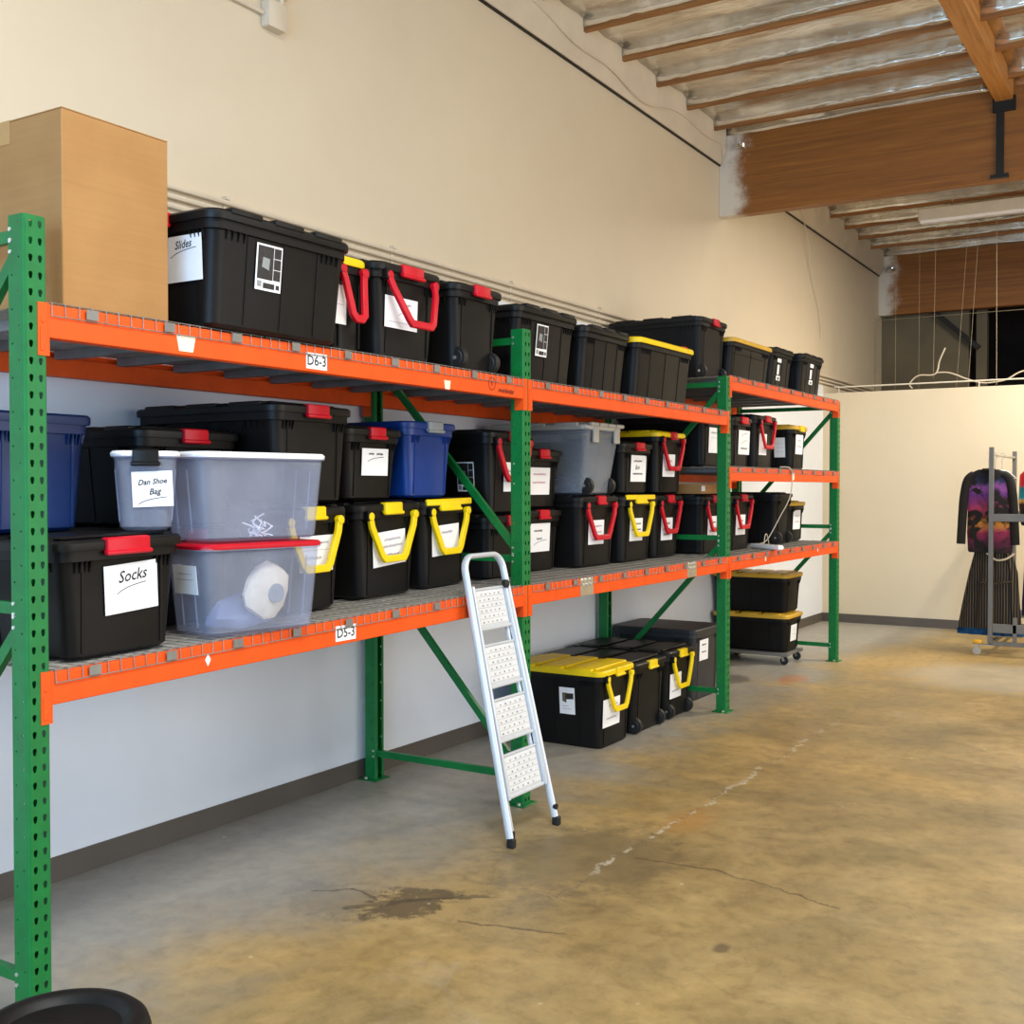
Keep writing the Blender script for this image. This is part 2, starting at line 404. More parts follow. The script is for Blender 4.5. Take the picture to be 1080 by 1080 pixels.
def text_into(mb, s, size, m, fn, shear=0.0, bold=0.0):
    cu = bpy.data.curves.new('t', 'FONT'); cu.body = s; cu.size = size; cu.align_x = 'CENTER'; cu.align_y = 'CENTER'
    cu.shear = shear; cu.offset = bold; cu.resolution_u = 2
    o = bpy.data.objects.new('t', cu); C.objects.link(o)
    dg = bpy.context.evaluated_depsgraph_get(); dg.update()
    me = bpy.data.meshes.new_from_object(o.evaluated_get(dg))
    mi = mb.mi(m); vs = [mb.bm.verts.new(fn(v.co.x, v.co.y)) for v in me.vertices]
    for p in me.polygons: mb.face([vs[i] for i in p.vertices], mi)
    bpy.data.objects.remove(o); bpy.data.meshes.remove(me); bpy.data.curves.remove(cu)

def stroke(mb, pts, w, m, z=0.0012):
    mi = mb.mi(m)
    for (x0, y0), (x1, y1) in zip(pts[:-1], pts[1:]):
        d = Vector((x1 - x0, y1 - y0)); L = d.length or 1e-6; n = Vector((-d.y, d.x)) / L * w / 2; e = d / L * w * 0.3
        mb.face([mb.bm.verts.new(p) for p in ((x0 - n.x - e.x, y0 - n.y - e.y, z), (x1 - n.x + e.x, y1 - n.y + e.y, z), (x1 + n.x + e.x, y1 + n.y + e.y, z), (x0 + n.x - e.x, y0 + n.y - e.y, z))], mi)

def scrawl(mb, x0, x1, y, h, w, m, seed):
    rnd = random.Random(seed); n = max(5, int((x1 - x0) / (h * 0.42))); P = []
    for i in range(n * 2):
        t = i / (n * 2 - 1)
        P.append((x0 + (x1 - x0) * t + rnd.uniform(-1, 1) * h * 0.12, y + (h * 0.5 if i % 2 else -h * 0.5) * rnd.uniform(0.35, 1.1)))
    stroke(mb, P, w, m)

def label_mesh(kind, w, h, text=None, seed=0, ink='ink'):
    mb = MB(); mb.nofix = True
    if kind == 'paper':
        nx = 6; bend = 0.0015
        mi = mb.mi('paper')
        mb.box((-w / 2, -h / 2, -0.0006), (w / 2, h / 2, 0.0006), 'paper')
        if text:
            for i, ln in enumerate(text):
                t, fx, fy, sz = ln
                if t == '_':
                    P = [(fx * w - sz * w / 2 + sz * w * k / 8, fy * h - .08 * h + .13 * h * (1 - math.exp(-k * .42)) + .006 * h * k) for k in range(9)]
                    stroke(mb, P, 0.0026, ink)
                elif t == '~':
                    scrawl(mb, fx * w - sz * w / 2, fx * w + sz * w / 2, fy * h, h * 0.085, 0.0022, ink, seed + i)
                elif t == '=':
                    stroke(mb, [(fx * w - sz * w / 2, fy * h), (fx * w + sz * w / 2, fy * h)], 0.002, 'faint')
                else:
                    text_into(mb, t, sz * .72, ink, lambda x, y: (fx * w + x * .92, fy * h + y + .05 * x, 0.0012), 0.25, 0.0006)
    elif kind == 'picture':
        mb.box((-w / 2, -h / 2, -0.0006), (w / 2, h / 2, 0.0006), 'paper')
        def r(x0, y0, x1, y1, m): mb.quad([(w * (x0 - .5), h * (y0 - .5), .0012), (w * (x1 - .5), h * (y0 - .5), .0012), (w * (x1 - .5), h * (y1 - .5), .0012), (w * (x0 - .5), h * (y1 - .5), .0012)], m)
        r(.05, .24, .66, .96, 'photo')
        for k in range(3): r(.68, .25 + .24 * k, .96, .475 + .24 * k, 'photo')
        r(.3, .05, .75, .17, 'photo'); r(.07, .07, .24, .2, 'grey'); r(.8, .06, .94, .16, 'photo')
        mb.quad([(w * -.28, h * .0, .0015), (w * .0, h * -.05, .0015), (w * .02, h * .2, .0015), (w * -.25, h * .22, .0015)], 'grey')
    elif kind == 'photo':
        mb.box((-w / 2, -h / 2, -0.0006), (w / 2, h / 2, 0.0006), 'paper')
        mb.quad([(-.1 * w, .05 * h, .0012), (.42 * w, .08 * h, .0012), (.42 * w, .3 * h, .0012), (-.1 * w, .28 * h, .0012)], 'photo')
        mb.quad([(-.3 * w, -.02 * h, .0012), (-.05 * w, -.08 * h, .0012), (.0, .3 * h, .0012), (-.3 * w, .3 * h, .0012)], 'olive')
        stroke(mb, [(-.3 * w, -.2 * h), (.1 * w, -.2 * h)], .003, 'faint'); stroke(mb, [(-.3 * w, -.3 * h), (.25 * w, -.3 * h)], .003, 'faint')
    elif kind == 'strip':
        for k, (fy, hh) in enumerate(((.38, .16), (-.02, .42), (-.38, .2))):
            mb.box((-w / 2 * (0.5 if k == 1 else 1) - (w * .12 if k == 1 else 0), (fy - hh / 2) * h, -0.0006), (w / 2 * (0.5 if k == 1 else 1) - (w * .12 if k == 1 else 0), (fy + hh / 2) * h, 0.0006), 'paper')
        mb.quad([(-.2 * w, -.45 * h, .0012), (.25 * w, -.45 * h, .0012), (.25 * w, -.34 * h, .0012), (-.2 * w, -.34 * h, .0012)], 'photo')
    return mb

def basis(right, up, n, loc):
    m = Matrix.Identity(4)
    for i in range(3): m[i][0] = right[i]; m[i][1] = up[i]; m[i][2] = n[i]; m[i][3] = loc[i]
    return m

# ------------------------------------------------------------------ storage totes
# local frame: +X is the short end with the latch, origin at the middle of the bottom
def tote(name, label, cat, group, loc, L, W, h, rotz=0, lid='lid', latch='red', handle=None, wheels=False, labels=(), body='black',
         hollow=False, tilt=0.0, swing=0.006, lidh=0.034, panels=False, latchw=0.1, taper=0.035, wide=False, rlatch=False, plainlid=False, clips=False, tapx=None):
    t = thing(name, label, cat, loc, rotz, group)
    if tilt: t.rotation_euler = (tilt, 0, rotz)
    hb = h - lidh
    tx = taper * .4 if tapx is None else tapx
    def half(z): return (L / 2 + tx * (z / hb - 0.5), W / 2 + taper * (z / hb - 0.5))
    mb = MB()
    rings = [rrect(0, 0, L - tx - 0.03, W - taper - 0.03, 0.035, 0.0)]
    zs = [0.012, 0.09, hb * 0.5, hb - 0.045]
    for z in zs:
        a, b = half(z); rings.append(rrect(0, 0, 2 * a, 2 * b, 0.045, z))
    if hollow:
        a, b = half(hb)
        rings.append(rrect(0, 0, 2 * a, 2 * b, 0.045, hb))
        mb.loops(rings, body, True, False)
        mb.loops([rrect(0, 0, 2 * a, 2 * b, 0.046, hb - 0.012), rrect(0, 0, 2 * a + 0.016, 2 * b + 0.016, 0.05, hb - 0.01), rrect(0, 0, 2 * a + 0.016, 2 * b + 0.016, 0.05, hb)], body, False, False)
        for sx in (-0.16, 0.16):       # moulded upright creases
            for sy in (-1, 1):
                a0, b0 = half(0.03); a1, b1 = half(hb - 0.05)
                mb.sweep([(sx * L, sy * (b0 + .0005), 0.03), (sx * L, sy * (b1 + .0005), hb - 0.05)], 0.004, 0.003, body, (1, 0, 0))
        mb.build('body', t, solid=0.0022)
    else:
        a, b = half(hb - 0.04)
        rings += [rrect(0, 0, 2 * a + 0.002, 2 * b + 0.002, 0.045, hb - 0.04), rrect(0, 0, 2 * a + 0.024, 2 * b + 0.024, 0.055, hb - 0.038), rrect(0, 0, 2 * a + 0.026, 2 * b + 0.026, 0.056, hb)]
        mb.loops(rings, body)
        for f in ((-0.3, 0.0, 0.3) if not panels else (-0.47, -0.02, 0.42)):         # vertical ribs on the long sides
            for sy in (-1, 1):
                a0, b0 = half(0.02); a1, b1 = half(hb - 0.04)
                mb.bar((f * L * 0.9, sy * b0, 0.02), (f * L * 0.9, sy * b1, hb - 0.04), 0.009, 0.006, body, (0, 1, 0))
        for f in (-0.36, 0.36):
            for sx in (-1, 1):
                a0, b0 = half(0.02); a1, b1 = half(hb - 0.04)
                mb.bar((sx * a0, f * W, 0.02), (sx * a1, f * W, hb - 0.04), 0.007, 0.009, body, (0, 1, 0))
        if panels:                                # raised frames round two sunk panels
            for cx in (-0.24, 0.2):
                for sy in (-1, 1):
                    for zz in (0.06, hb - 0.09):
                        aa, bb = half(zz); mb.box(((cx - .2) * L, sy * bb - .005, zz - .006), ((cx + .2) * L, sy * bb + .005, zz + .006), body)
        for sx in (-1, 1):                         # comb of gussets under the rim, near the corners
            for k in range(8):
                f = (-1 if k < 4 else 1) * (0.30 + 0.042 * (k % 4))
                aa, bb = half(hb - 0.07)
                mb.loops([[Vector((sx * aa, f * W + d, hb - 0.075)), Vector((sx * (aa + .004), f * W + d, hb - 0.075)), Vector((sx * (aa + .016), f * W + d, hb - 0.037)), Vector((sx * aa, f * W + d, hb - 0.037))] for d in (-.002, .002)], body)
                mb.loops([[Vector((f * L + d, sx * bb, hb - 0.07)), Vector((f * L + d, sx * (bb + .004), hb - 0.07)), Vector((f * L + d, sx * (bb + .015), hb - 0.037)), Vector((f * L + d, sx * bb, hb - 0.037))] for d in (-.002, .002)], body)
        mb.build('body', t, bevel=0.0)
    a, b = half(hb)
    ml = MB(); ov = 0.022 if not hollow else 0.012
    ml.loops([rrect(0, 0, 2 * a + 2 * ov - 0.004, 2 * b + 2 * ov - 0.004, 0.058, hb - 0.006), rrect(0, 0, 2 * a + 2 * ov, 2 * b + 2 * ov, 0.06, hb + 0.002),
              rrect(0, 0, 2 * a + 2 * ov, 2 * b + 2 * ov, 0.06, h - 0.014), rrect(0, 0, 2 * a + 2 * ov - 0.014, 2 * b + 2 * ov - 0.014, 0.056, h - 0.006),
              rrect(0, 0, 2 * a - 0.02, 2 * b - 0.02, 0.045, h - 0.006)], lid)
    if not plainlid:
        for f in (-0.31, 0.0, 0.31):              # raised pads across the lid and the notched edge between them
            ml.rbox((f * 2 * a - 0.13 * 2 * a, -b + 0.03, h - 0.007), (f * 2 * a + 0.13 * 2 * a, b - 0.03, h + 0.006), lid, 0.006)
            for sy in (-1, 1):
                ml.rbox((f * 2 * a - 0.11 * 2 * a, sy * (b + 0.002) - 0.018, h - 0.02), (f * 2 * a + 0.11 * 2 * a, sy * (b + 0.002) + 0.024, h + 0.004), lid, 0.005)
    ml.build('lid', t)
    if latch:
        ends = (1, -1) if rlatch else (1,)
        for sx in ends:
            mk = MB(); lw = latchw
            x0 = a + ov - 0.012
            if wide: mk.rbox((x0, -b * 0.92, h - 0.03), (x0 + 0.016, b * 0.92, h + 0.002), latch, 0.004)
            mk.rbox((x0 - 0.012, -lw / 2, h - 0.048), (x0 + 0.024, lw / 2, h - 0.001), latch, 0.005)
            mk.rbox((x0 + 0.01, -lw / 2 - 0.006, h - 0.058), (x0 + 0.031, lw / 2 + 0.006, h - 0.042), latch, 0.005)
            mk.build('latch', t, matrix=Matrix.Rotation(0 if sx > 0 else PI, 4, 'Z'))
    if handle:
        mh = MB(); zt = h - 0.062; a1 = half(zt)[0] + 0.024
        tw, bw, dp = W * 0.40, W * 0.215, 0.2
        pts = [(a1, -tw, zt), (a1 + swing * 0.3, -tw + 0.012, zt - 0.05), (a1 + swing, -bw, zt - dp + 0.02), (a1 + swing + 0.002, -bw + 0.02, zt - dp), (a1 + swing + 0.002, bw - 0.02, zt - dp), (a1 + swing, bw, zt - dp + 0.02), (a1 + swing * 0.3, tw - 0.012, zt - 0.05), (a1, tw, zt)]
        mh.sweep(pts, 0.02, 0.032, handle, (1, 0, 0.05))
        for sy in (-1, 1):
            mh.lathe([(0.0001, -0.014), (0.02, -0.014), (0.02, 0.014), (0.0001, 0.014)], handle, 12, Matrix.Translation((a1, sy * tw, zt)) @ Matrix.Rotation(PI / 2, 4, 'Y'))
        hd = mh.build('handle', t, bevel=0.004)
        for sy in (-1, 1):
            mp = MB(); mp.rbox((a1 - 0.03, sy * (tw + 0.014) - 0.012, zt - 0.02), (a1 + 0.012, sy * (tw + 0.014) + 0.012, zt + 0.026), body, 0.004)
            mp.build('hinge', hd)
    if clips:
        for sy in (-1, 1):
            mk = MB(); mk.rbox((a + .004, sy * b * .62 - .035, hb - .085), (a + .02, sy * b * .62 + .035, hb + .006), 'greylid', .004); mk.build('latch', t)
        mk = MB()
        for k in range(4): mk.rbox((a + .002, (-.75 + .5 * k) * b - .05, h - .02), (a + .03, (-.75 + .5 * k) * b + .05, h + .004), lid, .006)
        mk.build('lid_edge', t)
    if wheels:
        for sy in (-1, 1):
            mw = MB(); a0, b0 = half(0.05)
            mt = Matrix.Translation((a0 - 0.012, sy * (b0 - 0.03), 0.054)) @ Matrix.Rotation(PI / 2, 4, 'X')
            mw.lathe([(0.012, -0.022), (0.036, -0.022), (0.04, -0.018), (0.052, -0.018), (0.054, -0.01), (0.054, 0.01), (0.052, 0.018), (0.04, 0.018), (0.036, 0.022), (0.012, 0.022)], 'rubber', 20, mt)
            wh = mw.build('wheel', t)
            mx = MB(); mx.lathe([(0.001, -0.025), (0.009, -0.025), (0.009, 0.025), (0.001, 0.025)], 'bolt', 10, mt); mx.build('axle_cap', wh)
    for i, d in enumerate(labels):
        face, off, zc, lw, lh, kind = d[:6]; txt = d[6] if len(d) > 6 else None; ink = d[7] if len(d) > 7 else 'ink'
        ang = d[8] if len(d) > 8 else 0.0
        a0, b0 = half(zc); sl = tx / hb; sw = taper / hb
        off3 = 0.0065
        if face == 'front': right, up, nn, p = Vector((0, 1, 0)), Vector((sl, 0, 1)), Vector((1, 0, -sl)), Vector((a0 + off3, off, zc))
        elif face == 'left': right, up, nn, p = Vector((1, 0, 0)), Vector((0, -sw, 1)), Vector((0, -1, -sw)), Vector((off, -b0 - off3, zc))
        else: right, up, nn, p = Vector((-1, 0, 0)), Vector((0, sw, 1)), Vector((0, 1, -sw)), Vector((off, b0 + off3, zc))
        up.normalize(); nn.normalize()
        mm = label_mesh(kind, lw, lh, txt, hash((name, i)) % 97 + int(abs(loc[1]) * 10), ink)
        lb = mm.build('paper_label' if kind == 'paper' else 'printed_sticker', t, matrix=basis(right, up, nn, p) @ Matrix.Rotation(ang, 4, 'Z'))
        lb['label'] = 'white handwritten paper label' if kind == 'paper' else 'white printed picture sticker'
    return t

def end_out(name, label, cat, group, xf, y0, y1, z0, h, L=0.7, **kw):
    """tote whose short end looks to the aisle; y0..y1 is its width at half height"""
    return tote(name, label, cat, group, (xf - L / 2, (y0 + y1) / 2, z0), L, y1 - y0, h, kw.pop('rotz', 0), **kw)

# ------------------------------------------------------------------ the rack
YS = [2.067 + 2.8326 * i for i in range(4)]
PW = 0.076; D = 1.04; RH = 2.44
def shelf_z(y):       # lower shelf: the first bay's beams hang one slot lower at the near end
    return 1.079 + max(0, min(1, (y - 2.14) / 2.76)) * 0.055
ZU = 2.19; ZM = 1.79; ZT = 2.452

def column_mesh(mir):
    mb = MB(); mb.nofix = True; pitch = 0.0508; n = 48; sx = -1 if mir else 1
    mi = mb.mi('green')
    def cell(fn, u0, u1, v0, v1, holes):
        um, vm = (u0 + u1) / 2, (v0 + v1) / 2
        O = [(u0, v0), (um, v0), (u1, v0), (u1, vm), (u1, v1), (um, v1), (u0, v1), (u0, vm)]
        ov = [mb.bm.verts.new(fn(*p)) for p in O]
        if not holes: mb.face(ov, mi); return
        hv = [mb.bm.verts.new(fn(um + p[0], vm + p[1])) for p in holes]
        for i in range(8):
            j = (i + 1) % 8; mb.face([ov[i], ov[j], hv[j], hv[i]], mi)
    tear = [(-.004, -.010), (0, -.012), (.004, -.010), (.0072, .002), (.0058, .009), (0, .011), (-.0058, .009), (-.0072, .002)]
    small = [(.0035 * math.cos(R(225 + 45 * i)), .0035 * math.sin(R(225 + 45 * i))) for i in range(8)]
    for k in range(n):
        z0, z1 = k * pitch, (k + 1) * pitch
        front = lambda u, v: (0, u, v)
        cell(front, 0.006, PW / 2, z0, z1, tear); cell(front, PW / 2, PW - 0.006, z0, z1, tear)
        for yy, fl in ((0, 1), (PW, -1)):
            side = lambda u, v: (-sx * (u + 0.006) if True else 0, yy, v)
            zo = z0
            cell(side, 0.0, 0.033, zo, z1, small if k % 2 else None); cell(side, 0.033, 0.066, zo, z1, small if k % 2 == 0 else None)
    zt = n * pitch
    for (p, q) in (((0, 0.006), (-sx * .006, 0)), ((0, PW - .006), (-sx * .006, PW)), ((-sx * .072, 0), (-sx * .076, .004)), ((-sx * .076, .004), (-sx * .076, .02)), ((-sx * .072, PW), (-sx * .076, PW - .004)), ((-sx * .076, PW - .004), (-sx * .076, PW - .02))):
        mb.quad([(p[0], p[1], 0), (q[0], q[1], 0), (q[0], q[1], zt), (p[0], p[1], zt)], 'green')
    bmesh.ops.remove_doubles(mb.bm, verts=mb.bm.verts, dist=0.0004)
    bmesh.ops.recalc_face_normals(mb.bm, faces=mb.bm.faces)
    return mb
rack = thing('pallet_rack', 'long green and orange steel pallet rack of three bays along the left wall', 'shelving rack', (0, 0, 0))
col_f = column_mesh(False).build('post', None, solid=0.0025)
col_r = column_mesh(True).build('post', None, solid=0.0025)
for o in (col_f, col_r):
    for p in o.data.polygons: p.use_smooth = False
first = True
for i, y in enumerate(YS):
    fr = bpy.data.objects.new('upright_frame', None); C.objects.link(fr); fr.parent = rack; fr.location = (0, y, 0)
    for src, x in ((col_f, 0.0), (col_r, -D)):
        o = src if first else src.copy()
        if not first: C.objects.link(o)
        o.parent = fr; o.location = (x, 0, 0.004)
        mp = MB(); s = 1 if x == 0 else -1; xc = x - s * PW / 2
        mp.rbox((xc - .06, -.028, 0), (xc + .06, PW + .028, .007), 'green', .002)
        mp.lathe([(.0001, .006), (.011, .006), (.011, .018), (.0001, .018)], 'bolt', 6, Matrix.Translation((xc + s * .02, -.014, 0)))
        mp.build('foot_plate', fr)
    first = False
    def brace(p, q):
        mb = MB(); yb = PW / 2 - 0.012
        mb.bar((p[0], yb, p[1]), (q[0], yb, q[1]), 0.024, 0.036, 'green', (0, 0, 1) if abs(p[1] - q[1]) > .01 else (0, 0, 1))
        for e in (p, q):
            xe = min(max(e[0], -D + .03), -.03)
            for dz in (-.016, .016):
                mb.lathe([(.0001, -.002), (.007, -.002), (.006, .004), (.0001, .005)], 'bolt', 8, Matrix.Translation((-.062 if xe > -.5 else -D + .062, -.0005, e[1] + dz)) @ Matrix.Rotation(PI / 2, 4, 'X'))
        mb.build('brace', fr)
    xa, xb = -.05, -D + .05
    for z in (0.15, 1.27, 2.385): brace((xa, z), (xb, z))
    if i == 1: brace((xa, 0.19), (xb, 1.23)); brace((xa, 1.31), (xb, 2.35))
    else: brace((xa, 1.23), (xb, 0.19)); brace((xa, 2.35), (xb, 1.31))

def beam(y0, y1, z0, z1, rear=False, stickers=()):
    """top heights z0 at the near end and z1 at the far end"""
    xf = -D + .05 if rear else 0.0035
    mb = MB(); x0, x1 = xf - .05, xf
    a = math.atan2(z1 - z0, y1 - y0); Lb = y1 - y0
    mt = Matrix.Translation((0, y0, z0)) @ Matrix.Rotation(a, 4, 'X')
    if rear: prof = [(x0, -.1), (x1, -.1), (x1, -.026), (x1 - .022, -.026), (x1 - .022, 0), (x0, 0)]
    else: prof = [(x0, -.1), (x1, -.1), (x1, 0), (x0 + .022, 0), (x0 + .022, -.024), (x0, -.024)]
    if rear: prof = [(x1, -.1), (x0, -.1), (x0, 0), (x1 - .022, 0), (x1 - .022, -.024), (x1, -.024)]
    mb.loops([[mt @ Vector((p[0], yy, p[1])) for p in prof] for yy in (0, Lb)], 'orange')
    b = mb.build('shelf_beam', rack, bevel=0.003)
    xo = (-D - .0045) if rear else 0.0
    for ye, s in ((0, -1), (Lb, 1)):
        mc = MB(); zc = (z0 if s < 0 else z1) - .0
        yy = y0 + ye
        ya, yb2 = sorted((yy + s * .034, yy))
        mc.box((xo, ya, zc - .155), (xo + .0045, yb2 + 0, zc + .004), 'orange')
        ya, yb2 = sorted((yy - s * .0005, yy - s * .005))
        mc.box((x0 - .002 if not rear else xo, ya, zc - .155), (xf + .0015, yb2, zc + .004), 'orange')
        if not rear:
            ym = yy + s * .017
            for zz in (.05, .12): mc.lathe([(.0001, 0), (.008, 0), (.007, .003), (.0001, .004)], 'orange', 10, Matrix.Translation((xo + .004, ym, zc - zz)) @ Matrix.Rotation(PI / 2, 4, 'Y'))
            mc.box((xo + .004, ym - .01, zc - .14), (xo + .007, ym + .004, zc - .07), 'orange')
        mc.build('end_connector', b)
    for st in stickers:
        kind, ys_, dz, w, h = st[:5]
        ms = MB(); ms.nofix = True
        zc = z0 + (z1 - z0) * (ys_ - y0) / Lb + dz
        nm = 'sticker'
        if kind == 'text':
            ms.box((-w / 2, -h / 2, 0), (w / 2, h / 2, .0008), 'paper')
            text_into(ms, st[5], h * .88, 'ink', lambda x, y: (x, y, .0015), 0.0, .0006); nm = 'location_label'
        elif kind == 'tape':
            ms.loops([[Vector((-w / 2, h / 2, z)), Vector((-w * .36, -h / 2, z)), Vector((w * .36, -h / 2, z)), Vector((w / 2, h / 2, z))] for z in (0, .0008)], 'tape')
        elif kind == 'diamond':
            ms.loops([[Vector((-w / 2, 0, z)), Vector((0, -h / 2, z)), Vector((w / 2, 0, z)), Vector((0, h / 2, z))] for z in (0, .0008)], 'paper')
        elif kind == 'plate':
            ms.box((-w / 2, -h / 2, 0), (w / 2, h / 2, .004), 'silver'); nm = 'metal_plate'
            for xx in (-.3, 0, .3):
                for yy in (.1, .38): ms.lathe([(.0001, 0), (.012, 0), (.011, .005), (.0001, .008)], 'bolt', 8, Matrix.Translation((xx * w, yy * h, .004)))
        elif kind == 'stamp':
            P = [(.03 * math.cos(t * .42), .03 * math.sin(t * .42)) for t in range(16)]
            stroke(ms, P, .004, 'stamp'); text_into(ms, 'R', .04, 'stamp', lambda x, y: (x, y, .0012)); scrawl(ms, .06, .2, -.028, .02, .004, 'stamp', 3); nm = 'faded_stamp'
        ms.build(nm, b, matrix=basis(Vector((0, 1, 0)), Vector((0, 0, 1)), Vector((1, 0, 0)), Vector((xf + .0008, ys_, zc))))
    return b

def deck(y0, y1, z0, z1, bay):
    """wire mesh decking on cross channels, with a lip that bends down over the front beam"""
    a = math.atan2(z1 - z0, y1 - y0); Lb = y1 - y0
    mt = Matrix.Translation((0, y0, z0)) @ Matrix.Rotation(a, 4, 'X')
    root = MB(); g = .0019
    xb, xf = -D + .006, .007
    rnd = random.Random(bay)
    n = int(Lb / .049); pans = 3
    root.box((xb + .03, .006, .0003), (xf - .02, Lb - .006, .0018), 'deckpan', 0, mt)
    for k in range(n + 1):
        yy = .012 + (Lb - .024) * k / n + rnd.uniform(-.003, .003)
        P = [(xb, yy, .0045), (xf, yy, .0045), (xf + .001, yy + rnd.uniform(-.002, .002), -.036 + rnd.uniform(-.002, .002))]
        root.tube([mt @ Vector(p) for p in P], g, 'galv', 4)
    for p in range(pans):
        ya, yb = .008 + (Lb - .016) * p / pans + .004, .008 + (Lb - .016) * (p + 1) / pans - .004
        xs = [xb + .02 + .1 * j for j in range(10)] + [xf - .012]
        for x in xs: root.tube([mt @ Vector((x, ya, .0075)), mt @ Vector((x, yb, .0075))], g, 'galv', 4)
        root.tube([mt @ Vector((xf + .0025, ya, -.034)), mt @ Vector((xf + .0025, yb, -.034))], g, 'galv', 4)
    o = root.build('wire_deck', rack)
    for p in range(pans):
        for q in range(3):
            yc = Lb * (p + (q + .5) / 3) / pans
            ch = MB()
            ch.box((xb + .045, yc - .022, -.034), (xf - .058, yc + .022, -.0004), 'channel', 0, mt)
            ch.box((xf - .012, yc - .022, -.0405), (xf + .0062, yc + .022, .0022), 'deckpan', 0, mt) if False else ch.box((xf + .0045, yc - .022, -.03), (xf + .0065, yc + .022, .0008), 'channel', 0, mt)
            ch.build('support_channel', o)

for i in range(3):
    y0, y1 = YS[i] + PW + .001, YS[i + 1] - .001
    zl0, zl1 = (1.074, 1.129) if i == 0 else (1.129, 1.129)
    st = []
    if i == 0: st = [('text', 3.508, -.055, .125, .062, 'D5-3'), ('diamond', 2.77, -.055, .026, .045)]
    if i == 1: st = [('plate', 5.577, -.048, .15, .1), ('plate', 7.081, -.046, .15, .1)]
    if i == 2: st = [('tape', 8.56, -.05, .035, .04), ('diamond', 9.94, -.045, .03, .04)]
    beam(y0, y1, zl0, zl1, False, st); beam(y0, y1, zl0, zl1, True); deck(y0, y1, zl0, zl1, i)
    if i < 2:
        st = [('text', 3.339, -.058, .12, .062, 'D6-3'), ('tape', 2.68, -.06, .085, .055), ('tape', 4.224, -.08, .05, .04), ('stamp', 4.6, -.045, .1, .1)] if i == 0 else []
        beam(y0, y1, 2.184, 2.184, False, st); beam(y0, y1, 2.184, 2.184, True); deck(y0, y1, 2.184, 2.184, 10 + i)
    else:
        beam(y0, y1, 2.446, 2.446); beam(y0, y1, 2.446, 2.446, True); deck(y0, y1, 2.446, 2.446, 12)
        beam(y0, y1, 1.784, 1.784, False, [('tape', 9.237, -.055, .07, .06)]); beam(y0, y1, 1.784, 1.784, True); deck(y0, y1, 1.784, 1.784, 13)

# ------------------------------------------------------------------ what stands on the rack
TL = math.atan2(.055, 2.76)
DK = .011          # deck wires stand this high over the beams
def zl(y): return shelf_z(y) - .005 + DK
S = lambda *a: a
paper = lambda face, off, z, w, h, txt, ink='ink', ang=0.0: (face, off, z, w * (1.22 if face == 'front' else 1), h * .8, 'paper', txt, ink, ang)
G1 = 'totes on the lower shelf'; G2 = 'totes stacked on other totes on the lower shelf'; G3 = 'totes on the top shelf'; G4 = 'totes on the middle shelf of the far bay'; G5 = 'totes on the floor'

# --- lower shelf, first bay
end_out('storage_tote', 'black tote labelled Socks with red latch beside the nearest green post', 'storage tote', G1, -.05, 2.24, 2.675, zl(2.45), .385, L=.72, tilt=TL,
        labels=[paper('front', .03, .215, .175, .2, [('Socks', .02, .24, .075), ('_', 0, -.02, .55)], 'ink', .05)], latchw=.17)
tote('clear_bin', 'clear plastic bin with red lid holding a cream item, next to the Socks tote', 'storage bin', 'clear bins on the lower shelf', (-.097, 3.05, zl(3.05) + .001), .27, .485, .335, R(-10), lid='red', latch=None, body='clear', hollow=True,
     plainlid=True, lidh=.02, taper=.03, labels=[paper('left', .0, .2, .15, .13, [('=', 0, .2, .6), ('=', 0, 0, .7)])])
tote('clear_bin', 'clear plastic bin with white lid stacked on the red-lidded clear bin', 'storage bin', 'clear bins on the lower shelf', (-.095, 3.048, zl(3.05) + .339), .27, .525, .325, R(-10), lid='whitelid', latch=None, body='clear', hollow=True,
     plainlid=True, lidh=.02, taper=.03)
tote('clear_bin', 'narrow clear bin with black clip and handwritten Bag label, resting on the Socks tote', 'storage bin', 'clear bins on the lower shelf', (-.142, 2.628, zl(2.6) + .39 + .005), .155, .185, .275, R(-40), lid='whitelid', latch='lid', body='clear', hollow=True,
     plainlid=True, lidh=.018, taper=.02, latchw=.085, labels=[paper('front', .022, .14, .108, .15, [('Dan Shoe', .0, .2, .036), ('Bag', .05, -.08, .04), ('_', 0, -.33, .7)], 'ink', .04)])
end_out('storage_tote', 'lidded dark blue tote near the nearest green post, resting on the Socks tote', 'storage tote', G2, -.365, 2.185, 2.55, zl(2.35) + .39 + .006, .405, L=.4, lid='navy', latch=None, body='navy', labels=[], plainlid=True, taper=.03)
end_out('storage_tote', 'black tote behind the red-lidded clear bin, supporting another tote', 'storage tote', G1, -.385, 2.82, 3.28, zl(3.05) + .002, .37, L=.6)
end_out('storage_tote', 'black tote with red latch peeping over the white-lidded clear bin', 'storage tote', G2, -.385, 2.825, 3.27, zl(3.05) + .382, .375, L=.6, latchw=.12)
end_out('storage_tote', 'black tote with yellow handle half hidden behind the clear bins', 'storage tote', G1, -.23, 3.372, 3.755, zl(3.57) + .002, .44, latch='yellow', handle='yellow', tilt=TL,
        labels=[paper('front', .03, .24, .17, .19, [('~', .0, .3, .7), ('=', 0, .1, .8), ('~', -.1, -.12, .5)], 'faint')], latchw=.12)
end_out('storage_tote', 'black tote with yellow handle between the clear bins and the ladder top', 'storage tote', G1, -.29, 3.955, 4.375, zl(4.17) + .002, .44, latch='yellow', handle='yellow', tilt=TL, wheels=False,
        labels=[paper('front', -.0, .225, .2, .2, [('~', .1, .25, .5), ('~', 0.1, .05, .6), ('~', .1, -.2, .4)], 'faint', .06)], latchw=.13)
